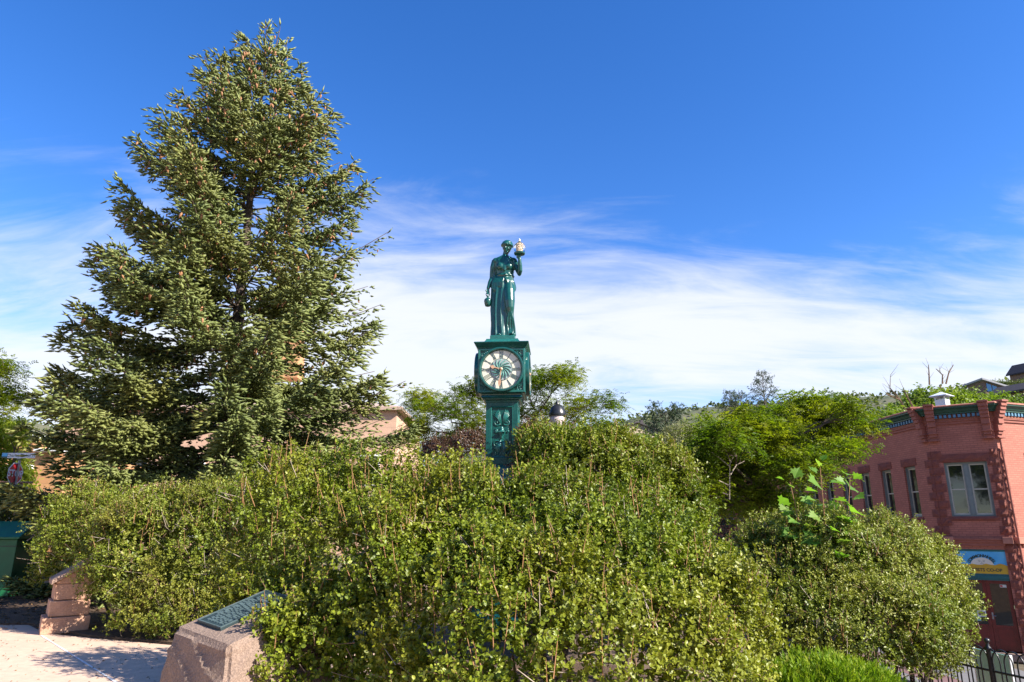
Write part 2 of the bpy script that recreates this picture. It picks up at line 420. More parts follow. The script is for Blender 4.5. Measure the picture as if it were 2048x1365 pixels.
# ------------------------------------------------------------------ foliage helpers (numpy)
def unit(a): return a / np.maximum(np.linalg.norm(a, axis=-1, keepdims=True), 1e-9)
def rand_dirs(n): return unit(RNG.normal(size=(n, 3)))
_ph = RNG.uniform(0, 6.28, (64, 3)); _dr = unit(RNG.normal(size=(64, 3)))
def fbm(P, freq, seed=0, octs=4):
    s = np.zeros(len(P)); a = 1.0; tot = 0
    for o_ in range(octs):
        for k in range(3):
            j = (seed * 7 + o_ * 5 + k * 3) % 64; j2 = (j + 17) % 64
            s += a * np.sin(P @ _dr[j] * freq + _ph[j, 0] + 1.3 * np.sin(P @ _dr[j2] * freq * .7 + _ph[j2, 1]))
        tot += a * 1.8; a *= .55; freq *= 2.03
    return s / tot
def np_mesh(name, V, faces, rnd=None):
    """V (n,3); faces (m,k) of equal k; rnd per vertex"""
    me = bpy.data.meshes.new(name); k = faces.shape[1]
    me.vertices.add(len(V)); me.vertices.foreach_set('co', np.ascontiguousarray(V, dtype=np.float32).ravel())
    me.loops.add(faces.size); me.loops.foreach_set('vertex_index', np.ascontiguousarray(faces, dtype=np.int32).ravel())
    me.polygons.add(len(faces)); me.polygons.foreach_set('loop_start', np.arange(0, faces.size, k, dtype=np.int32))
    if rnd is not None:
        at_ = me.attributes.new('rnd', 'FLOAT', 'POINT'); at_.data.foreach_set('value', np.clip(rnd, 0, 1).astype(np.float32))
    me.update(calc_edges=True)
    return me
SHAPES = {
    'round': (np.array([(0, 0, 0), (.28, .34, .10), (.70, .36, .10), (1, 0, -.04), (.70, -.36, .10), (.28, -.34, .10)]), np.array([(0, 3, 2, 1), (0, 5, 4, 3)])),
    'diamond': (np.array([(0, 0, 0), (.48, .33, .10), (1, 0, -.05), (.48, -.33, .10)]), np.array([(0, 2, 1), (0, 3, 2)])),
    'needle': (np.array([(0, .12, 0), (0, -.12, 0), (1, 0, 0)]), np.array([(0, 1, 2)])),
}
def leaves(P, A, Nn, L, W, shape):
    T, Fc = SHAPES[shape]
    A = unit(A); S = unit(np.cross(Nn, A)); U = np.cross(A, S)
    L = np.broadcast_to(L, (len(P),)); W = np.broadcast_to(W, (len(P),))
    V = (P[:, None] + A[:, None] * (T[None, :, 0, None] * L[:, None, None]) + S[:, None] * (T[None, :, 1, None] * W[:, None, None]) + U[:, None] * (T[None, :, 2, None] * L[:, None, None]))
    k = len(T); Fa = (Fc[None] + (np.arange(len(P)) * k)[:, None, None]).reshape(-1, Fc.shape[1])
    return V.reshape(-1, 3), Fa, k
def leaf_obj(name, P, A, Nn, L, W, shape, rnd, m, parent):
    V, Fa, k = leaves(P, A, Nn, L, W, shape)
    off = np.array(org(parent))
    me = np_mesh(name, V - off, Fa, np.repeat(rnd, k))
    return link_mesh(name, me, m, parent)
def sticks(name, P0, P1, r0, r1, m, parent):
    """thin three-sided tapered twigs"""
    A = unit(P1 - P0); ref = np.where(np.abs(A[:, :1]) < .8, np.array([[1., 0, 0]]), np.array([[0, 1., 0]]))
    a = unit(ref - A * np.sum(A * ref, 1, keepdims=True)); b_ = np.cross(A, a)
    r0 = np.broadcast_to(r0, (len(P0),))[:, None]; r1 = np.broadcast_to(r1, (len(P0),))[:, None]; V = []
    for P, r in ((P0, r0), (P1, r1)):
        for k in range(3): V.append(P + (a * math.cos(k * 2.0944) + b_ * math.sin(k * 2.0944)) * r)
    V = np.stack(V, 1).reshape(-1, 3) - np.array(org(parent))
    Fc = np.array([(0, 1, 4, 3), (1, 2, 5, 4), (2, 0, 3, 5)])
    Fa = (Fc[None] + (np.arange(len(P0)) * 6)[:, None, None]).reshape(-1, 4)
    me = np_mesh(name, V, Fa, np.repeat(RNG.random(len(P0)), 6))
    return tag(link_mesh(name, me, m, parent), kind='stuff')
CAMP = np.array([0, 0, EYE])
def sample_blobs(blobs, n, thick, lump=.13, lfreq=2.2, seed=0, back=.35, zmin=None, prune=.80, hole=0.0):
    """points just under the lumpy surface of a union of ellipsoids, with outward normals"""
    B = np.array([b_[:6] for b_ in blobs], float); wgt = np.array([(b_[6] if len(b_) > 6 else 1) * (b_[3] * b_[4] + b_[3] * b_[5] + b_[4] * b_[5]) for b_ in blobs]); wgt /= wgt.sum()
    out_p, out_n, out_d, got = [], [], [], 0
    for _ in range(14):
        k = RNG.choice(len(B), size=n, p=wgt); d = rand_dirs(n)
        d[:, 2] = np.where(d[:, 2] < -.45, -d[:, 2], d[:, 2])
        c, r = B[k, :3], B[k, 3:6]
        surf = c + d * r; nl = unit(d / r)
        lump_f = 1 + lump * (fbm(surf, lfreq, seed, 3) + .55 * fbm(surf, lfreq * 2.9, seed + 4, 2))
        depth = RNG.exponential(thick, n)
        p = c + d * r * lump_f[:, None] - nl * depth[:, None]
        ok = np.ones(n, bool)
        for j in range(len(B)):
            q = (p - B[j, :3]) / B[j, 3:6]
            inside = np.linalg.norm(q, axis=1) < prune
            ok &= ~(inside & (k != j))
        view = unit(CAMP - p); f = np.sum(view * nl, 1)
        ok &= (f > -.15) | (RNG.random(n) < back)
        if hole: ok &= (fbm(surf, lfreq * 1.7, seed + 6, 3) > -.22) | (RNG.random(n) > hole)
        if zmin is not None: ok &= p[:, 2] > zmin
        out_p.append(p[ok]); out_n.append(nl[ok]); out_d.append(depth[ok]); got += ok.sum()
        if got >= n: break
    return np.concatenate(out_p)[:n], np.concatenate(out_n)[:n], np.concatenate(out_d)[:n]
def sprigs(root, nrm, up=.7, out=.6, rnd=.55):
    return unit(nrm * out + np.array([0, 0, up]) + RNG.normal(size=root.shape) * rnd)
def sprig_leaves(root, sdir, slen, nl, L, ratio=.66, jitter=.5, tint=None, nrm=None):
    """alternate leaves along each sprig"""
    n = len(root); t_ = (np.arange(nl) + .6) / nl
    slen = np.broadcast_to(slen, (n,))
    P = root[:, None] + sdir[:, None] * (t_[None, :, None] * slen[:, None, None])
    s1 = unit(np.cross(sdir, RNG.normal(size=sdir.shape))); s2 = np.cross(sdir, s1)
    ang = np.arange(nl)[None] * 2.4 + RNG.uniform(0, 6.28, (n, 1))
    rad = s1[:, None] * np.cos(ang)[..., None] + s2[:, None] * np.sin(ang)[..., None]
    A = unit(rad + sdir[:, None] * .75 + RNG.normal(size=P.shape) * jitter * .5)
    Nn = unit((sdir if nrm is None else nrm * 1.1)[:, None] * .7 - rad * .3 + np.array([0, 0, .55]) + RNG.normal(size=P.shape) * jitter)
    LL = L * RNG.uniform(.55, 1.4, (n, nl)) * (1 - .25 * t_[None])
    rn = (RNG.random((n, 1)) if tint is None else tint[:, None]) * .55 + RNG.random((n, nl)) * .35 + .12 * t_[None]
    return P.reshape(-1, 3), A.reshape(-1, 3), Nn.reshape(-1, 3), LL.ravel(), (LL * ratio / .36 * .5).ravel(), rn.ravel()

def hedge(name, label, cat, blobs, base, n, slen, nl, L, shape, m, thick=.10, group=None, long_shoots=0, long_len=(.2, .4), twigs=.35, stems=14, lump=.13, lfreq=2.2, seed=0, zmin=None, twig_mat='twig', stem_pull=.5, bare=0, up=.7):
    root = thing(name, label, cat, base, group)
    cl = 11; C, CN, _ = sample_blobs(blobs, n // cl, thick * 1.5, lump, lfreq, seed, zmin=zmin, back=.12, hole=.55)
    cd = sprigs(C, CN, up=up, rnd=.5); sg = slen * .56
    P = np.repeat(C, cl, 0) + RNG.normal(size=(len(C) * cl, 3)) * sg + np.repeat(cd, cl, 0) * RNG.uniform(-.9, 1.0, (len(C) * cl, 1)) * slen; N_ = np.repeat(CN, cl, 0)
    sd = unit(np.repeat(cd, cl, 0) * .9 + RNG.normal(size=P.shape) * .45)
    tint = np.clip(.5 + .5 * fbm(P, 1.7, seed + 3, 3) + np.repeat(RNG.normal(0, .18, len(C)), cl) + RNG.normal(0, .12, len(P)), 0, 1)
    arr = [sprig_leaves(P, sd, slen * RNG.uniform(.6, 1.3, len(P)), nl, L, tint=tint, nrm=N_, jitter=.62)]
    I, IN, _ = sample_blobs([tuple(b_[:3]) + (b_[3] * .84, b_[4] * .84, b_[5] * .84) for b_ in blobs], n // 4, .05, lump, lfreq, seed, zmin=zmin, back=.12)
    ia = sprig_leaves(I, sprigs(I, IN), slen * 1.3, nl, L * 1.8, nrm=IN, tint=RNG.random(len(I)) * .7, jitter=.6)  # inner leaves tinted darker, deepening the shade inside the hedge
    leaf_obj('inner_foliage', *ia[:5], 'diamond', ia[5], m, root)
    tw = RNG.random(len(P)) < twigs
    P0 = [P[tw] - sd[tw] * .05]; P1 = [P[tw] + sd[tw] * slen]
    if long_shoots:
        Q, QN, _ = sample_blobs(blobs, long_shoots * 3, .03, lump, lfreq, seed)
        keep = QN[:, 2] > .15; Q, QN = Q[keep][:long_shoots], QN[keep][:long_shoots]
        qd = unit(QN * .25 + np.array([0, 0, 1.0]) + RNG.normal(size=Q.shape) * .17)
        ql = RNG.uniform(*long_len, len(Q))
        arr.append(sprig_leaves(Q, qd, ql, max(5, int(nl * .8)), L * .8, nrm=QN, tint=np.clip(.6 + RNG.normal(0, .2, len(Q)), 0, 1)))
        sticks('shoot_stems', Q - qd * .12, Q + qd * (ql * 1.02)[:, None], .0042 * max(1, L / .03), .0022, 'shoot_stem', root)
    if bare:
        Q, QN, _ = sample_blobs(blobs, bare, .02, lump, lfreq, seed)
        qd = unit(QN * .8 + np.array([0, 0, .35]) + RNG.normal(size=Q.shape) * .5)
        sticks('bare_twigs', Q - qd * .12, Q + qd * RNG.uniform(.05, .16, (len(Q), 1)), .005, .0025, 'dead_wood', root)
    P_, A_, Nn_, L_, W_, r_ = [np.concatenate(x) for x in zip(*arr)]
    leaf_obj('foliage', P_, A_, Nn_, L_, W_, shape, r_, m, root)
    sticks('twigs', np.concatenate(P0), np.concatenate(P1), .0045, .002, twig_mat, root)
    mb = MB(); bx = Vector(base)
    for i in range(stems):
        b_ = blobs[i % len(blobs)]; d = rand_dirs(1)[0]; d[2] = abs(d[2])
        tip = Vector((b_[0] + d[0] * b_[3] * .75, b_[1] + d[1] * b_[4] * .75, b_[2] + d[2] * b_[5] * .75))
        foot = Vector((b_[0] + random.uniform(-.3, .3) * b_[3], b_[1] + random.uniform(-.3, .3) * b_[4], bx.z - .05))
        mid = foot.lerp(tip, .5) + Vector((random.uniform(-.15, .15), random.uniform(-.15, .15), .1))
        mb.tube([foot, mid, tip], [.028, .018, .007], 5)
    tag(mb.build('stems', 'trunk', root), kind='stuff')
    return root

def limb(mb, a, b_, r0, r1, n=6, wob=.08, seg=5):
    a, b_ = Vector(a), Vector(b_); L = (b_ - a).length; pts = []
    off = Vector((0, 0, 0))
    for i in range(seg + 1):
        t_ = i / seg
        if 0 < i < seg: off = Vector((random.gauss(0, wob), random.gauss(0, wob), random.gauss(0, wob * .5))) * L * .5
        else: off = Vector((0, 0, 0))
        pts.append(a.lerp(b_, t_) + off + Vector((0, 0, math.sin(t_ * math.pi) * L * .04)))
    mb.tube(pts, [r0 + (r1 - r0) * i / seg for i in range(seg + 1)], n)
    return pts
def tree_blobs(root_loc, blobs, trunk_r, trunk_top, mb, wob=.1):
    """trunk with limbs into each crown lobe; returns limb points"""
    base = Vector(root_loc); tt = Vector(trunk_top); nodes = []
    limb(mb, base - Vector((0, 0, .1)), tt, trunk_r, trunk_r * .7, 8, .03)
    for b_ in blobs:
        c = Vector(b_[:3]); p = limb(mb, tt, c, trunk_r * .34, trunk_r * .12, 6, wob); nodes += [(q, c) for q in p[2:]]
        for _ in range(4):
            d = rand_dirs(1)[0]; e = c + Vector((d[0] * b_[3], d[1] * b_[4], d[2] * b_[5])) * .7
            limb(mb, p[random.choice((2, 3, 4))], e, trunk_r * .13, trunk_r * .05, 5, wob, 4)
    return nodes
def broadleaf(name, label, base, blobs, n, L, m, trunk_r=.14, trunk_top=None, group=None, shape='diamond', thick=.35, nl=7, slen=.5, cat='tree', lump=.22, lfreq=1.0, seed=0, ratio=.7, prune=.7, trunk_mat='trunk', back=.5):
    root = thing(name, label, cat, base, group)
    mb = MB(); cz = sum(b_[2] for b_ in blobs) / len(blobs)
    tt = trunk_top or (base[0] * .5 + blobs[0][0] * .5, base[1] * .5 + blobs[0][1] * .5, base[2] + (cz - base[2]) * .55)
    tree_blobs(base, blobs, trunk_r, tt, mb); mb.build('trunk', trunk_mat, root, smooth=True)
    P, N_, D = sample_blobs(blobs, n, thick, lump, lfreq, seed, back=back, prune=prune)
    sd = sprigs(P, N_, up=.35, out=.7, rnd=.6)
    tint = np.clip(.5 + .5 * fbm(P, lfreq * 1.5, seed + 3, 2) + RNG.normal(0, .2, len(P)), 0, 1)
    a = sprig_leaves(P, sd, slen * RNG.uniform(.6, 1.3, len(P)), nl, L, ratio=ratio, jitter=.7, tint=tint, nrm=N_)
    leaf_obj('crown', a[0], a[1], a[2], a[3], a[4], shape, a[5], m, root)
    return root

def conifer(name, label, base, H, rfun, levels, per, m, needle=(.045, .012), shoot=.14, shoot_step=.075, nneed=14, z0=.8, group=None, cones=0, bl_step=.14, trunk_r=.22, dens=1.0, top_forks=None, droop=.30, seed=1, cull=False, plume=False, spindle=0):
    root = thing(name, label, 'tree', base, group); rs = np.random.default_rng(seed)
    bx, by, bz = base; mb = MB()
    mb.tube([(bx, by, bz - .2), (bx + .03, by, bz + H * .35), (bx - .02, by, bz + H * .7), (bx, by, bz + H * .985)], [trunk_r, trunk_r * .75, trunk_r * .4, .012], 8)
    SP, SD, SR = [], [], []
    bp0, bp1, br = [], [], []
    for lv in range(levels):
        tz = (lv + rs.uniform(-.3, .3)) / levels
        z = z0 + (H * .975 - z0) * max(0, tz) ** .92
        frac = z / H; k_ = max(3, int(round(per * (((1.5 if frac < .35 else 1.2) if plume and frac < .5 else 1.0) if frac < .8 else .8))))
        a0 = rs.uniform(0, 6.28)
        for k in range(k_):
            az = a0 + 6.283 * k / k_ + rs.normal(0, .22)
            if plume and rs.random() < .07: continue
            e0 = -.10 + (.62 if plume else .95) * frac ** 1.6 + rs.normal(0, .08)
            Lb = rfun(min(H, z + .15 * rfun(z))) * (rs.uniform(.88, 1.07) if plume and frac < .45 else rs.uniform(.74, 1.1)) / max(.55, math.cos(e0))
            if plume: Lb *= rs.uniform(.92, 1.03) if frac < .45 else rs.uniform(.80, 1.06)
            if plume and frac < .6: Lb *= 1 - .15 * max(0.0, -math.sin(az - .25))    # shorter on the side by the street corner
            if Lb < .12: Lb = .12
            rad = np.array([math.sin(az), math.cos(az), 0.0]); side = np.array([math.cos(az), -math.sin(az), 0.0])
            b0 = np.array([bx, by, bz + z]); brn = rs.random()
            def pt(s): 
                s = np.asarray(s)[..., None]
                return b0 + rad * (s * Lb * math.cos(e0)) + np.array([0, 0, 1.]) * (s * Lb * math.sin(e0) - droop * (1 - frac) * Lb * s ** 2 * .8 + (.26 if plume else .16) * Lb * s ** 4)
            ss = np.linspace(0, 1, 6); pp = pt(ss)
            for i in range(5):
                bp0.append(pp[i]); bp1.append(pp[i + 1]); br.append(.010 + .022 * (1 - i / 5) * min(1, Lb / 3))
            nb = max(3, int(Lb * (1 - .12) / bl_step * dens * ((1.45 - .65 * frac) if plume else 1)))
            sb = rs.uniform(.10 if plume else .14, 1.0, nb) ** .75
            for s in sb:
                o_ = pt(s); lb = (.16 + .42 * Lb * (1 - s) * (.45 + .55 * s)) * rs.uniform(.6, 1.15); lb = min(lb, 1.1)
                if plume: lb = (.20 + .46 * math.sin(math.pi * min(1, .12 + .80 * s)) * min(1, Lb / 2.2)) * rs.uniform(.55, 1.15)
                sg = rs.choice((-1, 1)); an = rs.uniform(.35, 1.15)
                d = rad * math.cos(an) + side * sg * math.sin(an) + np.array([0, 0, rs.uniform(-.38, .22) + .25 * frac])
                d /= np.linalg.norm(d)
                ns = max(2, int(lb / shoot_step)); tt = (np.arange(ns) + rs.uniform(.2, .9, ns)) / ns
                hang = rs.uniform(.1, .5) * (1 - .6 * frac) if not plume else rs.uniform(.15, .95) * (1 - .35 * frac)
                q = o_ + d * (tt[:, None] * lb) + np.array([0, 0, -1.]) * (tt[:, None] ** 2 * lb * hang)
                sd_ = d[None] * .9 + rs.normal(0, .55, (ns, 3)) + np.array([0, 0, .12])
                if plume: sd_ = d[None] * 1.0 + np.cross(d, np.array([0, 0, 1.]))[None] * (rs.choice((-.75, -.4, 0, .4, .75), ns) + rs.normal(0, .12, ns))[:, None] + rs.normal(0, .20, (ns, 3)) + np.array([0, 0, -.25]) * hang * tt[:, None] + np.array([0, 0, .08])
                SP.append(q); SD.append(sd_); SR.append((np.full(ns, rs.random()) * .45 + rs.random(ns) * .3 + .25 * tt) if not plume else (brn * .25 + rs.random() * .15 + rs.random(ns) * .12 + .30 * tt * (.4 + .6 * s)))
            # leader of the branch
            tt = rs.uniform(.55, 1.03, max(3, int(Lb * 3))); SP.append(pt(tt)); SD.append(rad[None] * .9 + np.array([0, 0, .45]) + rs.normal(0, .4, (len(tt), 3))); SR.append(rs.random(len(tt)) * .5 + .4)
    if top_forks:
        for (fx, fy, f0, f1) in top_forks:
            n = int((f1 - f0) * 34); tt = rs.random(n); zz = f0 + (f1 - f0) * tt
            rr = .05 + .33 * (1 - tt) * rs.random(n); an = rs.uniform(0, 6.28, n)
            q = np.stack([bx + fx * (.3 + .7 * tt) + rr * np.cos(an), by + fy * (.3 + .7 * tt) + rr * np.sin(an), bz + zz], 1)
            SP.append(q); SD.append(np.stack([np.cos(an), np.sin(an), np.full(n, .9)], 1)); SR.append(rs.random(n) * .5 + .45)
            mb.tube([(bx, by, bz + f0 - .5), (bx + fx * .8, by + fy * .8, bz + (f0 + f1) / 2), (bx + fx, by + fy, bz + f1)], [.04, .02, .006], 5)
    mb.build('trunk', 'trunk', root, smooth=True)
    sticks('branches', np.array(bp0), np.array(bp1), np.array(br), np.array(br) * .7, 'trunk', root)
    P = np.concatenate(SP); D = unit(np.concatenate(SD)); Rn = np.concatenate(SR)
    if cull:   # thin the far side, which nothing shows
        back = (P[:, 1] - by) > .8; kp = ~back | (rs.random(len(P)) < .15); P, D, Rn = P[kp], D[kp], Rn[kp]
    n = len(P); sl = shoot * RNG.uniform(.7, 1.25, n)
    tk = RNG.uniform(.0, 1, (n, nneed)); an = RNG.uniform(0, 6.28, (n, nneed))
    s1 = unit(np.cross(D, RNG.normal(size=D.shape))); s2 = np.cross(D, s1)
    radv = s1[:, None] * np.cos(an)[..., None] + s2[:, None] * np.sin(an)[..., None]
    NP = P[:, None] + D[:, None] * (tk * sl[:, None])[..., None]
    NA = unit(radv * .8 + D[:, None] * .75); NN = np.cross(NA, radv) + RNG.normal(size=NA.shape) * .2
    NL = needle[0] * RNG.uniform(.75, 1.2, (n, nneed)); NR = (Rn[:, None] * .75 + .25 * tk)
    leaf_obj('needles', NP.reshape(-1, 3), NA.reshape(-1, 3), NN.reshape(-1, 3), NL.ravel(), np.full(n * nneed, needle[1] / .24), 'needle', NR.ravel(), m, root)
    if spindle:
        rr_ = spindle * RNG.uniform(.8, 1.2, n); P0_, P2_ = P - D * .01, P + D * (sl * 1.02)[:, None]; ringc = P + D * (sl * .42)[:, None]
        VV = [P0_] + [ringc + (s1 * math.cos(q * 2.0944) + s2 * math.sin(q * 2.0944)) * rr_[:, None] for q in range(3)] + [P2_]
        VV = np.stack(VV, 1).reshape(-1, 3) - np.array(org(root))
        Fc = np.array([(0, 2, 1), (0, 3, 2), (0, 1, 3), (1, 2, 4), (2, 3, 4), (3, 1, 4)])
        me = np_mesh('shoots', VV, (Fc[None] + (np.arange(n) * 5)[:, None, None]).reshape(-1, 3), np.repeat(Rn * .8, 5))
        tag(link_mesh('shoots', me, m, root), kind='stuff')
    if cones:
        zf = np.clip((P[:, 2] - bz) / H, 0.001, 1); w = np.where(zf > .3, zf ** 2.2, .03 * zf); pick = rs.choice(n, cones, p=w / w.sum())
        Q = P[pick] + np.array([0, 0, -.03]); rc = np.array([.008, .025, .022, .005]); zz = np.array([0, -.025, -.07, -.11])
        V = []
        tilt = rs.normal(0, .25, (cones, 2)); sz = rs.uniform(.8, 1.35, cones)
        for i in range(4):
            for k in range(5):
                V.append(Q + np.stack([(rc[i] * math.cos(k * 1.2566) + tilt[:, 0] * zz[i]) * sz, (rc[i] * math.sin(k * 1.2566) + tilt[:, 1] * zz[i]) * sz, zz[i] * sz], 1))
        V = np.stack(V, 1).reshape(-1, 3) - np.array(org(root))
        Fc = np.array([(i * 5 + k, i * 5 + (k + 1) % 5, (i + 1) * 5 + (k + 1) % 5, (i + 1) * 5 + k) for i in range(3) for k in range(5)])
        me = np_mesh('cones', V, (Fc[None] + (np.arange(cones) * 20)[:, None, None]).reshape(-1, 4), None)
        tag(link_mesh('cones', me, 'cone_brown', root), kind='stuff')
    return root
#@@STRUCTURE

# ------------------------------------------------------------------ ground, plaza, street
STREET = -2.9
def sm(t): t = np.clip(t, 0, 1); return t * t * (3 - 2 * t)
def ground_h(x, y):
    x, y = np.asarray(x, float), np.asarray(y, float)
    z = -.75 * sm((x - 1.5) / 4.2)
    z = np.minimum(z, np.where(x > 6.0, -.75 + (STREET + .75) * sm((x - 6.0) / .9), 0))
    t2 = sm((y - 13) / 5) * sm((x + 3.5) / 3.5)
    z = np.minimum(z, STREET * t2)
    hill = np.clip((x - 24) * .34, 0, 46) * sm((y - 50) / 32)
    z = z + hill
    z = z + 66 * np.exp(-(((x + 330) / 150) ** 2 + ((y - 430) / 130) ** 2))
    z = z + 44 * np.exp(-(((x - 40) / 120) ** 2 + ((y - 340) / 90) ** 2))
    return z
def gh(x, y): return float(ground_h(x, y))
g = np.linspace(-1, 1, 151); gx = np.sinh(g * 5.2) / np.sinh(5.2) * 1600 + g * 12; gy = gx + 9
X_, Y_ = np.meshgrid(gx, gy); Z_ = ground_h(X_, Y_) - .012
n_ = 151; idx = np.arange(n_ * n_).reshape(n_, n_)
Fa = np.stack([idx[:-1, :-1], idx[:-1, 1:], idx[1:, 1:], idx[1:, :-1]], -1).reshape(-1, 4)
me = np_mesh('ground', np.stack([X_, Y_, Z_], -1).reshape(-1, 3), Fa); me.shade_smooth()
gm, t, b, o = new_mat('ground_mix')     # bare soil by the plaza, dry scrubby slope farther off
gp = t.nodes.new('ShaderNodeNewGeometry'); ln = t.nodes.new('ShaderNodeVectorMath'); ln.operation = 'LENGTH'; t.links.new(gp.outputs['Position'], ln.inputs[0])
mr = t.nodes.new('ShaderNodeMapRange'); mr.inputs['From Min'].default_value = 22; mr.inputs['From Max'].default_value = 45; t.links.new(ln.outputs['Value'], mr.inputs['Value'])
f1 = noise(t, .035, 8, .65); f2 = noise(t, .4, 6, .7); f3 = noise(t, 6, 6, .65)
far = mixrgb(t, .5, ramp(t, f1, [(.35, (.045, .075, .025)), (.5, (.08, .095, .04)), (.66, (.17, .145, .085))]), ramp(t, f2, [(.35, (.03, .05, .02)), (.65, (.15, .14, .075))]))
near = ramp(t, f3, [(.3, (.07, .045, .03)), (.7, (.17, .115, .075))])
t.links.new(mixrgb(t, mr.outputs[0], near, far), b.inputs['Base Color']); b.inputs['Roughness'].default_value = .95
bump(t, b, f3, .7, .05)
tag(link_mesh('ground', me, 'ground_mix'), kind='structure')

def slab(name, poly, z0, z1, m, kind='structure', parent=None):
    mb = MB(); mb.prism([(x, y, z0) for x, y in poly], [(x, y, z1) for x, y in poly]); return tag(mb.build(name, m, parent), kind=kind)
edge = [on_ground(px, py) for px, py in ((-260, 1196), (0, 1238), (60, 1252), (90, 1268), (170, 1276), (340, 1291), (480, 1296), (620, 1290))]
plaza = [(p.x, p.y) for p in edge]
slab('plaza_pavement', [(-18, -9), (2.2, -9), (2.2, 4.6), (1.2, 8.6), (plaza[-1][0], plaza[-1][1])] + [plaza[i] for i in range(len(plaza) - 2, -1, -1)] + [(-18, plaza[0][1])], -.25, .004, 'plaza_concrete')
a_, b_ = on_ground(82, 1272), on_ground(262, 1385)
d_ = (b_ - a_).normalized(); s_ = Vector((-d_.y, d_.x, 0)); mb = MB()
pts = [a_ + (b_ - a_) * (i / 14) for i in range(15)]
for i in range(14):
    w0, w1 = .012 + .004 * math.sin(i * 1.7), .012 + .004 * math.sin((i + 1) * 1.7)
    mb.quad(pts[i] - s_ * w0 + Vector((0, 0, .008)), pts[i + 1] - s_ * w1 + Vector((0, 0, .008)), pts[i + 1] + s_ * w1 + Vector((0, 0, .008)), pts[i] + s_ * w0 + Vector((0, 0, .008)))
tag(mb.build('pavement_line', 'white_paint'), kind='structure')
for j, (p0, p1) in enumerate((((-10.5, 5.6), (-2.9, 7.6)), ((-8, 3.2), (1.9, 5.2)))):
    mb = MB(); q0, q1 = Vector((*p0, .006)), Vector((*p1, .006)); dd = (q1 - q0).normalized(); ss = Vector((-dd.y, dd.x, 0)) * .006
    mb.quad(q0 - ss, q1 - ss, q1 + ss, q0 + ss); tag(mb.build('pavement_joint', 'mulch'), kind='structure')
slab('planting_bed', [(-17.6, 12.4), (plaza[2][0], plaza[2][1] + .05), (plaza[4][0], plaza[4][1] + .05), (plaza[5][0], plaza[5][1] + .06), (-3.2, 10.2), (-2.6, 14.0), (-9, 19.5), (-17.6, 19.5)], -.3, .03, 'mulch')
slab('hedge_bed', [(-1.9, 6.3), (-1.1, 5.3), (.2, 4.7), (1.8, 4.7), (2.15, 4.9), (1.3, 8.5), (-1.2, 9.4)], -.2, .03, 'mulch')  # unseen mulch bed, added so gaps low in the hedge look dark
# street below with kerb, pavements
slab('street', [(7.2, -30), (11.6, -30), (11.6, 110), (7.2, 110)], STREET - .2, STREET + .01, 'asphalt')
slab('pavement', [(11.6, -30), (15.7, -30), (15.7, 24.5), (24, 27.6), (24, 30), (15.7, 30), (15.7, 110), (11.6, 110)], STREET - .2, STREET + .14, 'sidewalk')
slab('kerb', [(11.45, -30), (11.597, -30), (11.597, 110), (11.45, 110)], STREET - .2, STREET + .145, 'sidewalk')
slab('paver_band', [(11.9, -20), (12.9, -20), (12.9, 60), (11.9, 60)], STREET + .1, STREET + .145, 'paver')
slab('front_pavement', [(16, 8), (45, 18), (45, 34.0), (17.4, 24.4)], STREET - .2, STREET + .134, 'sidewalk')
mb = MB()   # retaining wall under the fence
fo, fd = Vector((5.93, 8.63, 0)), Vector((-.258, .966, 0)); fn = Vector((.966, .258, 0))
rw = thing('retaining_wall', 'low block retaining wall beneath the hoop topped fence', 'wall', (fo.x, fo.y, STREET))
wfr = Fr(fo + fn * .0, fd, fn)
MB().fbox(wfr, -7, 9, -.28, .12, STREET - .2, -.80).build('wall', 'retaining_block', rw)
MB().fbox(wfr, -7.02, 9.02, -.32, .16, -.797, -.72).build('coping', 'sandstone_coping', rw, bevel=.012)

# fallen leaves on the bed at the left
n = 2600; xy = np.stack([RNG.uniform(-16.5, -6.5, n), RNG.uniform(11.2, 17, n)], 1)
P = np.column_stack([xy, RNG.uniform(.035, .055, n)]); A = unit(np.column_stack([RNG.normal(size=(n, 2)), RNG.normal(0, .15, n)])); Nn = unit(np.column_stack([RNG.normal(0, .3, (n, 2)), np.ones(n)]))
tag(leaf_obj('leaf_litter', P, A, Nn, RNG.uniform(.04, .09, n), RNG.uniform(.04, .08, n), 'diamond', RNG.random(n), 'leaf_litter', None), 'brown fallen leaves scattered over the bed beside the green cabinet', 'leaves', kind='stuff')

n = 420; q = [on_ground(random.uniform(-60, 520), random.uniform(1262, 1420)) for _ in range(n)]
P = np.array([(p.x + random.gauss(0, .3), min(p.y + random.gauss(0, .3), 10.4), .012) for p in q]); A = unit(np.column_stack([RNG.normal(size=(n, 2)), RNG.normal(0, .2, n)])); Nn = unit(np.column_stack([RNG.normal(0, .35, (n, 2)), np.ones(n)]))
tag(leaf_obj('pavement_litter', P, A, Nn, RNG.uniform(.012, .045, n), RNG.uniform(.012, .04, n), 'diamond', RNG.random(n), 'leaf_litter', None), 'dry leaf bits strewn over the pink plaza pavement', 'leaves', kind='stuff')

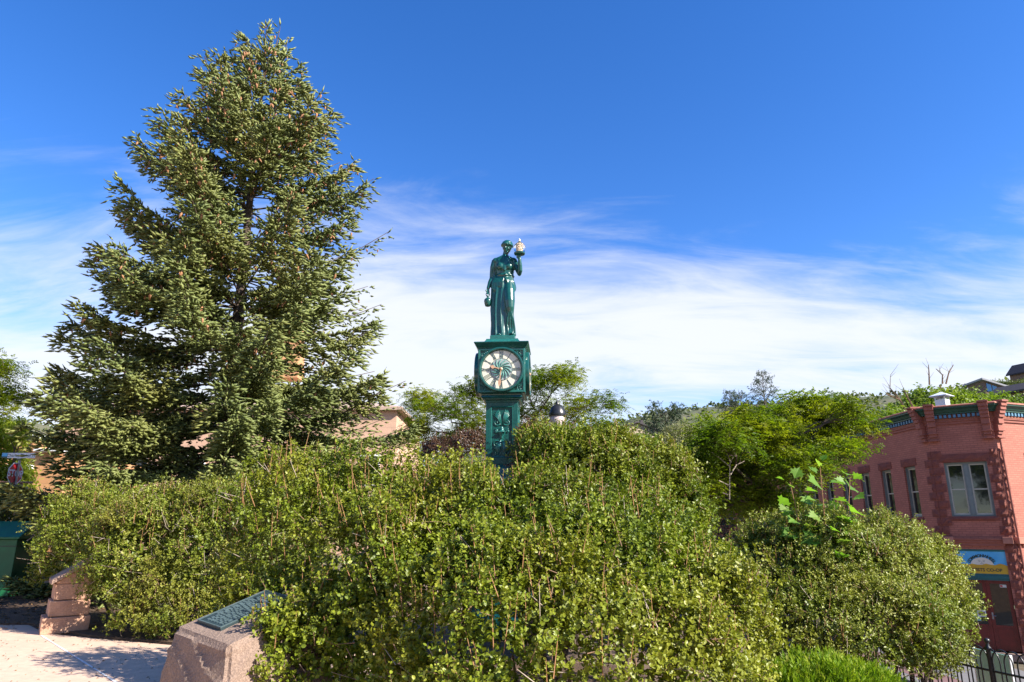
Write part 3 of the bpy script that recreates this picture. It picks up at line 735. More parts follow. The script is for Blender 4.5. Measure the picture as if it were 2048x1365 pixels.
# ------------------------------------------------------------------ red brick corner building
A_, B_ = Vector((15.75, 25.9, 0)), Vector((17.42, 24.70, 0))
u2 = (B_ - A_).normalized(); W2 = (B_ - A_).length
n2 = Vector((u2.y, -u2.x, 0)); 
if n2.y > 0: n2 = -n2
f1r = Fr(A_, (0, 1, 0), (-1, 0, 0)); f2r = Fr(A_, u2, n2)
u3 = Vector((.94, .342, 0)).normalized(); n3 = Vector((u3.y, -u3.x, 0)); f3r = Fr(B_, u3, n3)
th12 = math.tan(f1r.n.angle(n2) / 2); th23 = math.tan(n2.angle(n3) / 2)
L1, L3 = 30.0, 11.0
Yc = 25.3
Z = lambda py: zat(py, Yc)
zb = STREET + .14; ztop = Z(814)
bld = thing('brick_building', 'red brick corner building with green cornice and blue dentils', 'building', (A_.x, A_.y, zb))
def facade(fr, u0, u1, z0, z1, ops, m, parent, depth=.28, name='wall'):
    us = sorted({u0, u1, *[v for o_ in ops for v in o_[:2]]}); zs = sorted({z0, z1, *[v for o_ in ops for v in o_[2:4]]}); mb = MB()
    for i in range(len(us) - 1):
        for j in range(len(zs) - 1):
            uc, zc_ = (us[i] + us[i + 1]) / 2, (zs[j] + zs[j + 1]) / 2
            if any(o_[0] < uc < o_[1] and o_[2] < zc_ < o_[3] for o_ in ops): continue
            mb.quad(fr(us[i], 0, zs[j]), fr(us[i + 1], 0, zs[j]), fr(us[i + 1], 0, zs[j + 1]), fr(us[i], 0, zs[j + 1]))
    for a, b2, c, d in [o_[:4] for o_ in ops]:
        for p, q in (((a, c), (b2, c)), ((b2, c), (b2, d)), ((b2, d), (a, d)), ((a, d), (a, c))):
            mb.quad(fr(p[0], 0, p[1]), fr(q[0], 0, q[1]), fr(q[0], -depth, q[1]), fr(p[0], -depth, p[1]))
    return mb.build(name, m, parent)
def rock_block(mb, fr, u0, u1, z0, z1, proud, rough, nu=4, nz=3, ret=.12):
    """rock-faced stone: uneven face with tooled margins"""
    base = len(mb.v)
    for j in range(nz + 1):
        for i in range(nu + 1):
            ed = i in (0, nu) or j in (0, nz)
            w = proud * (.35 if ed else 1) + (0 if ed else random.uniform(-rough, rough))
            mb.v.append(fr(u0 + (u1 - u0) * i / nu, max(.006, w), z0 + (z1 - z0) * j / nz))
    for j in range(nz):
        for i in range(nu): k = base + j * (nu + 1) + i; mb.f.append((k, k + 1, k + nu + 2, k + nu + 1))
    rim = [base + i for i in range(nu + 1)] + [base + j * (nu + 1) + nu for j in range(1, nz + 1)] + [base + nz * (nu + 1) + i for i in range(nu - 1, -1, -1)] + [base + j * (nu + 1) for j in range(nz - 1, 0, -1)]
    bb = len(mb.v)
    for k in rim:
        p = mb.v[k]; w = (p - fr.o).dot(fr.n); mb.v.append(p - fr.n * (w + ret))
    for i in range(len(rim)): mb.f.append((rim[i], rim[(i + 1) % len(rim)], bb + (i + 1) % len(rim), bb + i))
def u_on(fr, px, py):   # where a photo ray meets the wall plane
    r = ray(px, py); e = Vector((0, 0, EYE)); k = (fr.o - e).dot(fr.n) / r.dot(fr.n); p = e + r * k
    return (p - fr.o).dot(fr.u), p.z
# openings
w2u0, _ = u_on(f2r, 1889, 930); w2u1, _ = u_on(f2r, 2003, 1020)
w2u0, w2u1 = .36, W2 - .36
wz0, wz1 = Z(1033), Z(924)
dz0, dz1 = zb + .14, Z(1160)
ops2 = [(w2u0, w2u1, wz0, wz1), (.30, W2 - .30, dz0, Z(1099))]
facade(f2r, 0, W2, zb - .2, Z(846), ops2, 'brick_pink', bld)
ops1, win1 = [], []
lo = [u_on(f1r, x, 960)[0] for x in (1838, 1812, 1788, 1764, 1745, 1722)]
z1b, z1t = zat(1033, 28), zat(930, 28)
for k in range(8):
    c = 1.55 + k * 1.78
    win1.append((c - .40, c + .40)); ops1.append((c - .40, c + .40, wz0, wz1))
for k in range(7):
    c = 17.5 + k * 1.78
    if c + .5 < L1 - .5: win1.append((c - .40, c + .40)); ops1.append((c - .40, c + .40, wz0, wz1))
shop1 = [(.9, 4.4, zb + .6, Z(1130)), (5.4, 8.9, zb + .6, Z(1130)), (9.9, 13.4, zb + .6, Z(1130)), (15, 18.5, zb + .6, Z(1130)), (20, 23.5, zb + .6, Z(1130))]
facade(f1r, 0, L1, zb - .2, Z(846), ops1 + shop1, 'brick_pink', bld)
ops3 = [(1.5 + k * 2.2, 2.5 + k * 2.2, wz0, wz1) for k in range(4)]
facade(f3r, 0, L3, zb - .2, Z(846), ops3 + [(1.2, 9.5, zb + .5, Z(1130))], 'brick_pink', bld)
mb = MB()   # back walls and flat roof close the volume
e1, e3 = f1r(L1, 0, 0), f3r(L3, 0, 0)
top = Z(830)
ring = [A_, B_, e3, Vector((e3.x, e1.y, 0)), e1]
mb.v += [Vector((p.x, p.y, top)) for p in ring]; mb.f.append(tuple(range(5)))
mb.quad(*[Vector((p.x, p.y, z)) for p, z in ((e3, zb), (ring[3], zb), (ring[3], top), (e3, top))]); mb.quad(*[Vector((p.x, p.y, z)) for p, z in ((ring[3], zb), (e1, zb), (e1, top), (ring[3], top))])
mb.build('flat_roof', 'roof_dark', bld)
# cornice courses on each face
zf0, zf1 = Z(846), Z(838)
courses = [('brick_moulding', 'rust_trim', [(0.002, Z(849)), (.05, Z(848)), (.05, Z(844)), (.09, Z(843)), (.09, Z(841)), (-.2, Z(841)), (-.2, Z(849))]),
           ('frieze', 'frieze_brown', [(-.2, Z(840.9)), (.10, Z(840.9)), (.10, Z(837)), (.07, Z(836.8)), (.07, Z(829)), (-.2, Z(829))]),
           ('cornice', 'cornice_green', [(-.2, Z(828.8)), (.17, Z(828.8)), (.17, Z(826.5)), (.21, Z(825)), (.24, Z(821)), (.30, Z(818.5)), (.33, Z(818)), (.33, Z(815.2)), (-.2, Z(815.2))]),
           ('coping', 'coping_red', [(-.3, Z(815)), (.36, Z(815)), (.36, Z(813)), (.30, Z(811.3)), (-.3, Z(811.3))])]
for fr, L, m0, m1 in ((f1r, L1, th12, 0), (f2r, W2, th12, th23), (f3r, L3, th23, 0)):
    for nm, mt, prof in courses: MB().sweep(fr, 0, L, prof, m0, m1).build(nm, mt, bld)
dm = MB().box((0, 0, 0), (.085, .085, Z(830) - Z(836))).mesh('dentil')
def dentil_row(fr, ua, ub, step):
    k = int((ub - ua) / step); rz = math.atan2(fr.u.y, fr.u.x)
    for i in range(k + 1):
        p = fr(ua + i * (ub - ua) / max(1, k), .112, (Z(830) + Z(836)) / 2) - org(bld)
        o = link_mesh('dentil', dm, 'dentil_blue', bld); o.location = p; o.rotation_euler = (0, 0, rz)
dentil_row(f2r, .36, W2 - .36, .135); dentil_row(f1r, .42, L1 - .3, .19); dentil_row(f3r, .42, L3 - .3, .17)
# stepped corbels either side of each corner
def corbel(fr, u0, u1):
    mb = MB(); ys = [812.5, 820, 827, 834, 841, 853, 866, 873, 880]; pr = [.44, .39, .34, .29, .23, .17, .145, .09]
    mb.fbox(fr, u0 - .02, u1 + .02, -.1, .50, Z(812.3), Z(808.6))
    for i in range(8): mb.fbox(fr, u0 + .004 * i, u1 - .004 * i, -.1, pr[i], Z(ys[i + 1]) + .001, Z(ys[i]))
    mb.fbox(fr, u0 - .02, u1 + .02, -.1, .20, Z(867), Z(865)); mb.fbox(fr, u0 - .025, u1 + .025, -.1, .17, Z(881), Z(878.5))
    mb.build('corbel', 'rust_trim', bld, bevel=.008)
corbel(f1r, .03, .33); corbel(f2r, .03, .33); corbel(f2r, W2 - .33, W2 - .03); corbel(f3r, .03, .33)
corbel(f1r, 14.9, 15.3)
# quoins: one rock-faced stone per course at both corners
def quoins(fa, fb, ua, ub, rough, z0, z1, h=.30):
    k = 0; z = z0
    while z + h < z1:
        ml = .335 if z > Z(1077) else .28; la, lb = (.46, .22) if k % 2 else (.22, ml)
        if ua != 'start': la = min(la, ml)
        mb = MB()
        if ua == 'start': rock_block(mb, fa, .0, la, z, z + h - .012, .05, rough, 4, 3)
        else: rock_block(mb, fa, ua - la, ua, z, z + h - .012, .05, rough, 4, 3)
        rock_block(mb, fb, 0, lb, z, z + h - .012, .05, rough, 4, 3)
        mb.build('quoin', 'rust_stone', bld); z += h; k += 1
quoins(f1r, f2r, 'start', 0, .022, zb + .1, Z(884))
quoins(f2r, f3r, W2, 0, .035, zb + .1, Z(884))
# sash windows
def sash(fr, u0, u1, z0, z1, w, parent, pane='glass_dark'):
    mb = MB(); s = .045; zm = (z0 + z1) / 2
    mb.fbox(fr, u0, u0 + s, w - .05, w, z0, z1); mb.fbox(fr, u1 - s, u1, w - .05, w, z0, z1)
    mb.fbox(fr, u0 + s + .001, u1 - s - .001, w - .05, w + .003, z1 - s, z1 - .001); mb.fbox(fr, u0 + s + .001, u1 - s - .001, w - .05, w + .003, z0 + .001, z0 + s * 1.4)
    mb.fbox(fr, u0 + s + .001, u1 - s - .001, w - .05, w + .006, zm - .022, zm + .022)
    mb.build('sash', 'sash_cream', parent)
    for a, c in ((z0 + s, zm - .02), (zm + .02, z1 - s)):
        MB().fbox(fr, u0 + s - .005, u1 - s + .005, w - .042, w - .03 - (.006 if a < zm - .1 else 0), a - .004, c + .004).build('pane', pane, parent)
def window(fr, u0, u1, z0, z1, parent, mull=False, sill='rust_stone', lint_h=.30, over=.13, pane='glass_dark'):
    g_ = .075; w = -.10; mb = MB()
    mb.fbox(fr, u0 + .002, u0 + g_, -.2, w, z0, z1 - .002); mb.fbox(fr, u1 - g_, u1 - .002, -.2, w, z0, z1 - .002)
    mb.fbox(fr, u0 + g_ + .001, u1 - g_ - .001, -.2, w + .004, z1 - g_, z1 - .003); mb.fbox(fr, u0 + g_ + .001, u1 - g_ - .001, -.2, w + .004, z0, z0 + .05)
    mb.fbox(fr, u0 + .0025, u0 + .035, -.2, w + .03, z0, z1 - .004); mb.fbox(fr, u1 - .035, u1 - .0025, -.2, w + .03, z0, z1 - .004)
    if mull: um = (u0 + u1) / 2; mb.fbox(fr, um - .09, um + .09, -.2, w + .002, z0 + .051, z1 - g_ - .001); mb.fbox(fr, um - .06, um + .06, -.2, w + .018, z0 + .052, z1 - g_ - .002)
    fo_ = mb.build('window', 'frame_teal', parent)
    if mull:
        sash(fr, u0 + g_, um - .09, z0 + .05, z1 - g_, w - .04, fo_, pane); sash(fr, um + .09, u1 - g_, z0 + .05, z1 - g_, w - .04, fo_, pane)
    else: sash(fr, u0 + g_, u1 - g_, z0 + .05, z1 - g_, w - .04, fo_, pane)
    mb = MB(); rock_block(mb, fr, u0 - over, u1 + over, z1 + .003, z1 + lint_h, .05, .02, 8 if mull else 5, 3); mb.build('lintel', sill, parent)
    mb = MB(); rock_block(mb, fr, u0 - .10, u1 + .10, z0 - .16, z0 - .003, .07, .012, 8 if mull else 5, 2); mb.build('sill', sill, parent)
window(f2r, w2u0, w2u1, wz0, wz1, bld, True)
for (a, c) in win1: window(f1r, a, c, wz0, wz1, bld)
for o_ in ops3: window(f3r, *o_, bld)
# belt course and sign over the shop door
MB().sweep(f2r, .26, W2 - .26, [(-.05, Z(1092)), (.07, Z(1092)), (.07, Z(1087)), (.11, Z(1085)), (.11, Z(1081)), (.16, Z(1080)), (.16, Z(1077)), (-.05, Z(1077))]).build('belt_course', 'rust_trim', bld)
for fr, a, c in ((f1r, .02, .34), (f2r, .0, .30), (f2r, W2 - .30, W2), (f3r, .02, .34)): MB().fbox(fr, a, c, -.06, .2, Z(1087), Z(1074)).build('belt_block', 'coping_red', bld, bevel=.01)
MB().sweep(f1r, .36, L1, [(-.05, Z(1092)), (.07, Z(1092)), (.11, Z(1085)), (.14, Z(1080)), (.14, Z(1077)), (-.05, Z(1077))]).build('belt_course', 'rust_trim', bld)
MB().sweep(f3r, .36, L3, [(-.05, Z(1092)), (.07, Z(1092)), (.11, Z(1085)), (.14, Z(1080)), (.14, Z(1077)), (-.05, Z(1077))]).build('belt_course', 'rust_trim', bld)
su0, su1, wS = .30, W2 - .30, -.05
mb = MB(); mb.fbox(f2r, su0, su1, -.2, wS + .01, Z(1161), Z(1148)); mb.fbox(f2r, su0 + .001, su1 - .001, -.2, wS + .04, Z(1157), Z(1152)); mb.build('transom', 'teal_paint', bld); MB().fbox(f2r, su0 + .0015, su1 - .0015, -.2, wS + .02, Z(1103), Z(1099.2)).build('sign_rail', 'teal_paint', bld)
sg = MB().fbox(f2r, su0 + .001, su1 - .001, wS - .06, wS, Z(1147.9), Z(1103.1)).build('shop_sign', 'sign_blue', bld)
sg['label'] = 'painted shop sign with rising sun face over yellow hills'
sw = su1 - su0; zm0 = Z(1130); cu = su0 + sw * .50; rs_ = sw * .235
hp = [(0, .0), (.1, .02), (.2, .0), (.3, .03), (.4, -.005), (.5, .0), (.58, .045), (.66, .01), (.76, -.005), (.86, .055), (.93, .03), (1, -.02)]
yel = [(su0 + sw * a, zm0 + h_ * .9) for a, h_ in hp]; zlow = Z(1147.7)
MB().prism([f2r(u, wS - .01, z) for u, z in [(su0 + .003, zlow)] + yel[:] + [(su1 - .003, zlow)]], [f2r(u, wS + .012, z) for u, z in [(su0 + .003, zlow)] + yel[:] + [(su1 - .003, zlow)]]).build('hills_panel', 'sign_yellow', sg)
arc = [(cu + rs_ * math.cos(a), zm0 - .03 + rs_ * .80 * math.sin(a)) for a in [math.pi * i / 24 for i in range(25)]]
MB().prism([f2r(u, wS - .012, z) for u, z in arc], [f2r(u, wS + .007, z) for u, z in arc]).build('sun_disc', 'sign_cream', sg)
mb = MB()
for sx in (-1, 1):
    mb.tube([f2r(cu + sx * .035 + k * .014 * sx, wS + .009, zm0 + .135 + .022 * math.sin(k * math.pi / 5)) for k in range(6)], .005, 4)
    mb.tube([f2r(cu + sx * .04 + k * .010 * sx, wS + .009, zm0 + .10 + .012 * math.sin(k * math.pi / 5)) for k in range(6)], .006, 4)
    mb.tube([f2r(cu + sx * .004 + k * .012 * sx, wS + .009, zm0 + .035 + .008 * math.sin(k * math.pi / 4)) for k in range(5)], .004, 4)
mb.tube([f2r(cu + .012, wS + .009, zm0 + .11), f2r(cu - .005, wS + .009, zm0 + .062), f2r(cu + .012, wS + .009, zm0 + .058)], .0045, 4)
mb.build('sun_face', 'sign_ink', sg)
nm = 'COMMONWHEEL'; wa = {'M': 1.35, 'W': 1.5, 'O': 1.12, 'N': 1.08}
adv = [wa.get(c, .92) for c in nm]; tot = sum(adv); acc = 0
for c, a in zip(nm, adv):
    ph = math.pi * (.90 - .80 * (acc + a / 2) / tot); acc += a
    ru, rz_ = rs_ + .055, rs_ * .80 + .055
    ctr = f2r(cu + ru * math.cos(ph), wS + .010, zm0 - .03 + rz_ * math.sin(ph))
    tg = (f2r.u * math.sin(ph) + Vector((0, 0, 1)) * (-math.cos(ph) * .82)).normalized(); upv = n2.cross(tg)
    text_obj('letter', c, .135, frame_mtx(ctr, tg, upv), 'sign_ink', sg, .003, .004)
text_obj('lettering', 'ARTISTS CO-OP', .145, frame_mtx(f2r(su0 + sw * .53, wS + .015, Z(1140.5)), f2r.u, (0, 0, 1)), 'sign_ink', sg, .002, .0035)
# red double doors with glass, notices
for k, (a, c) in enumerate(((su0 + .02, su0 + sw / 2 - .004), (su0 + sw / 2 + .004, su1 - .02))):
    mb = MB(); z0, z1 = dz0 + .02, Z(1161) - .005; w = -.14; st = .105; zr = z0 + (z1 - z0) * .36
    mb.fbox(f2r, a, a + st, w - .05, w, z0, z1); mb.fbox(f2r, c - st, c, w - .05, w, z0, z1)
    mb.fbox(f2r, a + st + .001, c - st - .001, w - .05, w - .003, z0, zr); mb.fbox(f2r, a + st + .001, c - st - .001, w - .05, w - .002, z1 - .10, z1 - .001)
    mb.fbox(f2r, a + st + .04, c - st - .04, w - .05, w + .012, z0 + .12, zr - .10)
    d = mb.build('door', 'door_red', bld)
    MB().fbox(f2r, a + st, c - st, w - .035, w - .025, zr - .005, z1 - .095).build('pane', 'glass_dark', d)
    if k == 1:
        mb = MB(); mb.tube([f2r(a + .05, w + .002, zr + .30), f2r(a + .05, w + .05, zr + .30), f2r(a + .15, w + .055, zr + .295)], .012, 6); mb.fbox(f2r, a + .025, a + .075, w - .01, w + .008, zr + .18, zr + .40); mb.build('handle', 'steel', d)
        sk = MB().fbox(f2r, c - st - .2, c - st - .01, w - .03, w - .018, z1 - .22, z1 - .13).build('sticker', 'paper', d)
        MB().fbox(f2r, c - st - .19, c - st - .12, w - .025, w - .015, z1 - .205, z1 - .145).build('red_mark', 'red_print', d)
    else:
        MB().fbox(f2r, a + st + .06, a + st + .30, w - .03, w - .019, zr + .10, zr + .44).build('notice', 'mint_panel', d)
        n_2 = MB().fbox(f2r, a + st + .22, c - st - .02, w - .03, w - .0175, zr + .24, zr + .46).build('notice', 'paper', d)
        MB().fbox(f2r, a + st + .25, c - st - .05, w - .025, w - .015, zr + .29, zr + .40).build('print', 'house_brown', d)
        mb = MB(); mb.tube([f2r(a + st + .09 + .06 * math.cos(i * .7), w - .022, zr + .80 + .035 * math.sin(i * .7)) for i in range(9)], .004, 4); mb.build('decal', 'paper', d)
MB().fbox(f2r, su0 - .05, su1 + .05, -.28, .25, zb - .1, dz0).build('doorstep', 'sandstone_coping', bld, bevel=.01)
for k, o_ in enumerate(shop1):
    a, c, z0, z1 = o_; mb = MB()
    for u in (a + .03, (a + c) / 2, c - .03): mb.fbox(f1r, u - .04, u + .04, -.2, -.08, z0, z1)
    mb.fbox(f1r, a, c, -.2, -.083, z0, z0 + .1); mb.fbox(f1r, a, c, -.2, -.084, z1 - .1, z1)
    w_ = mb.build('shop_window', 'teal_paint', bld); MB().fbox(f1r, a + .01, c - .01, -.19, -.17, z0 + .01, z1 - .01).build('pane', 'glass_dark', w_)
mb = MB(); mb.fbox(f3r, 1.2, 9.5, -.2, -.12, zb + .5, zb + .6); mb.fbox(f3r, 1.2, 9.5, -.2, -.12, Z(1130) - .1, Z(1130)); w_ = mb.build('shop_window', 'teal_paint', bld); MB().fbox(f3r, 1.21, 9.49, -.19, -.17, zb + .51, Z(1130) - .01).build('pane', 'glass_dark', w_)
mb = MB(); mb.tube([f3r(.13, .10, Z(884)), f3r(.13, .10, zb + .2)], .035, 8)
for zz in (Z(900), Z(960), Z(1030)): mb.tube([f3r(.13, .10, zz), f3r(.13, .10, zz + .04)], .043, 8)
mb.build('downspout', 'rust_trim', bld, smooth=True)
# white roof vent with pyramid cap
vp = at(1886, 812, 29.5); vz = zat(814, 29.5)
vt = thing('roof_vent', 'white metal roof vent with pyramid cap behind the cornice', 'vent', (vp.x, vp.y, top))
v0, v1, v2, v3 = top, zat(800, 29.5), zat(794, 29.5), zat(785, 29.5)
MB().box((vp.x, vp.y, (v0 + v1) / 2), (.42, .42, v1 - v0), .6).build('shaft', 'white_paint', vt)
mb = MB()
for sx, sy in ((-1, -1), (1, -1), (1, 1), (-1, 1)):
    q = Vector((sx * .19, sy * .19, 0)); q.rotate(Matrix.Rotation(.6, 3, 'Z')); mb.box((vp.x + q.x, vp.y + q.y, (v1 + v2) / 2), (.04, .04, v2 - v1 + .004), .6)
mb.build('post', 'white_paint', vt)
mb = MB(); mb.frustum((vp.x, vp.y), (.76, .76), (.70, .70), v2, v2 + .03, .6); mb.frustum((vp.x, vp.y), (.72, .72), (.06, .06), v2 + .031, v3, .6); mb.build('cap', 'white_paint', vt)
mb = MB(); mb.tube([(vp.x, vp.y, v1 - .05), (vp.x, vp.y, v2)], .06, 8); mb.build('flue', 'steel', vt)

# grey stucco shop farther down the street
fg = Fr((15.9, 56.4, 0), (0, 1, 0), (-1, 0, 0))
gs = thing('stucco_shop', 'grey stucco shop at the far end of brick building', 'building', (15.9, 56.4, zb))
gtop = zat(948, 57)
gops = [(1.0 + k * 2.4, 2.9 + k * 2.4, zat(1030, 58), zat(988, 58)) for k in range(5)]
facade(fg, 0, 16, zb - .2, gtop, gops, 'grey_stucco', gs)
mb = MB(); mb.fbox(fg, 0, 16, -10, -9.8, zb, gtop); mb.fbox(fg, 0, .2, -9.8, -.3, zb, gtop); mb.build('rear_wall', 'grey_stucco', gs)
MB().fbox(fg, 0, 16, -10, .15, gtop + .002, gtop + .25).build('parapet', 'grey_stucco', gs)
for a, c, z0, z1 in gops:
    mb = MB()
    for u in (a + .06, (a + c) / 2, c - .06): mb.fbox(fg, u - .06, u + .06, -.2, -.08, z0, z1)
    w_ = mb.build('window', 'white_paint', gs); MB().fbox(fg, a + .01, c - .01, -.2, -.16, z0 + .01, z1 - .01).build('pane', 'orange_lit_pane', w_)

# ------------------------------------------------------------------ sandstone house behind the spruce, with a tall chimney
def hip_house(name, label, c, w, d, z0, zw, zr, rz, wm, rm, wins=(), group=None, over=.35):
    rt = thing(name, label, 'house', (c[0], c[1], z0), group, rz, local=True)
    h = zw - z0; H = zr - z0; mb = MB(); hw, hd = w / 2, d / 2
    mb.hexa([Vector(p) for p in ((-hw, -hd, -.5), (hw, -hd, -.5), (hw, hd, -.5), (-hw, hd, -.5), (-hw, -hd, h), (hw, -hd, h), (hw, hd, h), (-hw, hd, h))]); mb.build('wall', wm, rt)
    mb = MB(); rr = max(.2, hw - hd * .8); o_ = over
    v = [Vector(p) for p in ((-hw - o_, -hd - o_, h), (hw + o_, -hd - o_, h), (hw + o_, hd + o_, h), (-hw - o_, hd + o_, h), (-rr, 0, H), (rr, 0, H), (-hw - o_, -hd - o_, h + .18), (hw + o_, -hd - o_, h + .18), (hw + o_, hd + o_, h + .18), (-hw - o_, hd + o_, h + .18))]
    mb.v = v; mb.f = [(3, 2, 1, 0), (0, 1, 7, 6), (1, 2, 8, 7), (2, 3, 9, 8), (3, 0, 6, 9), (6, 7, 5, 4), (8, 9, 4, 5), (7, 8, 5), (9, 6, 4)]
    mb.build('roof', rm, rt)
    for (x, zz, ww, hh) in wins:
        mb = MB(); y = -hd
        for a, b2 in ((-ww / 2, -ww / 2 + .09), (ww / 2 - .09, ww / 2)): mb.box((x + (a + b2) / 2, y - .02, zz + hh / 2), (b2 - a, .12, hh))
        mb.box((x, y - .02, zz + .05), (ww - .19, .13, .1)); mb.box((x, y - .02, zz + hh - .05), (ww - .19, .13, .1)); mb.box((x, y - .022, zz + hh / 2), (ww - .19, .1, .06))
        f_ = mb.build('window', 'white_paint', rt); MB().box((x, y + .0, zz + hh / 2), (ww - .1, .04, hh - .1)).build('pane', 'glass_dark', f_)
    return rt
YS = 38
xl, xr = at(120, 860, YS).x, at(792, 860, YS).x
sh = hip_house('sandstone_house', 'large pinkish sandstone house hidden behind the blue spruce', ((xl + xr) / 2, YS + 5), xr - xl, 10, 0, zat(822, YS), zat(800, YS + 5), 0, 'sand_block', 'roof_tan', [(-8 + k * 3.2, 3.6, 1.1, 1.7) for k in range(6)] + [(-8 + k * 3.2, .9, 1.1, 1.6) for k in range(6)])
cp = at(585, 640, YS + 4); mb = MB(); cx, cy = cp.x - (xl + xr) / 2, -1.0
mb.frustum((cx, cy), (1.7, 1.5), (1.25, 1.2), zat(760, YS + 4), zat(650, YS + 4)); mb.frustum((cx, cy), (1.24, 1.19), (.95, .95), zat(650, YS + 4) + .001, zat(605, YS + 4)); mb.frustum((cx, cy), (.85, .85), (.42, .42), zat(605, YS + 4) + .001, zat(582, YS + 4))
mb.build('chimney', 'orange_block', sh)
# orange stone shop by the stop sign
os_ = thing('stone_shop', 'orange sandstone shop with white awnings behind the stop sign', 'building', (at(90, 960, 27).x, 30, 0))
pL, pR = at(-160, 900, 27).x, at(128, 900, 27).x; zt = zat(905, 27)
fo_r = Fr((pL, 27, 0), (1, 0, 0), (0, -1, 0)); WL = pR - pL
uu = lambda px: at(px, 940, 27).x - pL
owin = [(uu(44), uu(63), zat(985, 27), zat(956, 27)), (uu(-40), uu(-10), zat(985, 27), zat(956, 27))]
facade(fo_r, 0, WL, -.5, zt, owin, 'orange_block', os_)
MB().fbox(fo_r, 0, WL, -6, -.3, -.5, zt - .05).build('rear_wall', 'orange_block', os_)
MB().fbox(fo_r, uu(71), WL, -.5, .35, zt + .002, zat(899, 27)).build('fascia', 'white_paint', os_, bevel=.02)
MB().fbox(fo_r, 0, uu(70), -.5, .25, zat(878, 27), zat(871, 27)).build('upper_fascia', 'white_paint', os_)
MB().fbox(fo_r, 0, uu(70), -.5, .05, zt + .003, zat(878, 27) - .003).build('parapet', 'orange_stone', os_)
MB().fbox(fo_r, uu(-60), uu(67), .01, .5, zat(940, 27), zat(931, 27)).build('awning', 'white_paint', os_)
MB().fbox(fo_r, uu(-60), uu(62), .01, .8, zat(1003, 27), zat(992, 27)).build('lower_awning', 'white_paint', os_)
for a, c, z0, z1 in owin:
    mb = MB(); mb.fbox(fo_r, a, a + .07, -.2, -.08, z0, z1); mb.fbox(fo_r, c - .07, c, -.2, -.08, z0, z1); mb.fbox(fo_r, a + .071, c - .071, -.2, -.079, (z0 + z1) / 2 - .03, (z0 + z1) / 2 + .03)
    w_ = mb.build('window', 'white_paint', os_); MB().fbox(fo_r, a + .01, c - .01, -.2, -.15, z0, z1).build('pane', 'glass_dark', w_)
#@@OBJECTS

# ------------------------------------------------------------------ the pillar clock
CY = 11.0; CX = at(1006, 738, CY - .4).x
ck = thing('pillar_clock', 'dark green cast iron pillar clock standing behind the hedges', 'clock', (CX, CY, 0), rotz=R(-4), local=True)
zc_ = lambda py: zat(py, CY - .40)
def sq(mb, levels):   # stacked square frusta: (half width, z) pairs
    for (a, z0), (b2, z1) in zip(levels[:-1], levels[1:]):
        if abs(z1 - z0) > 1e-5: mb.frustum((0, 0), (2 * a, 2 * a), (2 * b2, 2 * b2), z0, z1)
    return mb
def sq_loft(prof):    # one closed square-section moulding
    mb = MB(); base = 0
    for a, z in prof: mb.v += [Vector((-a, -a, z)), Vector((a, -a, z)), Vector((a, a, z)), Vector((-a, a, z))]
    n = len(prof); mb.f.append((3, 2, 1, 0)); mb.f.append(tuple(4 * (n - 1) + k for k in range(4)))
    for i in range(n - 1):
        for k in range(4): mb.f.append((4 * i + k, 4 * i + (k + 1) % 4, 4 * i + 4 + (k + 1) % 4, 4 * i + 4 + k))
    return mb
z930, z800, z786, z695, z684 = zc_(928), zc_(801), zc_(786), zc_(696), zc_(684.5)
CW, HW = .255, .375      # half widths of column and clock case
sq_loft([(.52, 0), (.52, .28), (.46, .34), (.44, .4), (.44, 1.7), (.40, 1.85), (.40, 2.2), (.36, 2.26), (.33, z930 - .10), (.325, z930 - .06), (.30, z930 - .03), (CW + .012, z930)]).build('base', 'iron_green', ck, bevel=.008)
MB().box((0, 0, (z930 + z800) / 2), (2 * CW - .05, 2 * CW - .05, z800 - z930)).build('column', 'iron_green', ck)
def spiral(c, r, turns, a0, sgn, n=18):
    return [(c[0] + r * (1 - .82 * i / (n - 1)) * math.cos(a0 + sgn * turns * 6.283 * i / (n - 1)), c[1] + r * (1 - .82 * i / (n - 1)) * math.sin(a0 + sgn * turns * 6.283 * i / (n - 1))) for i in range(n)]
def rotp(k):
    return Matrix.Rotation(math.pi / 2 * k, 3, 'Z')
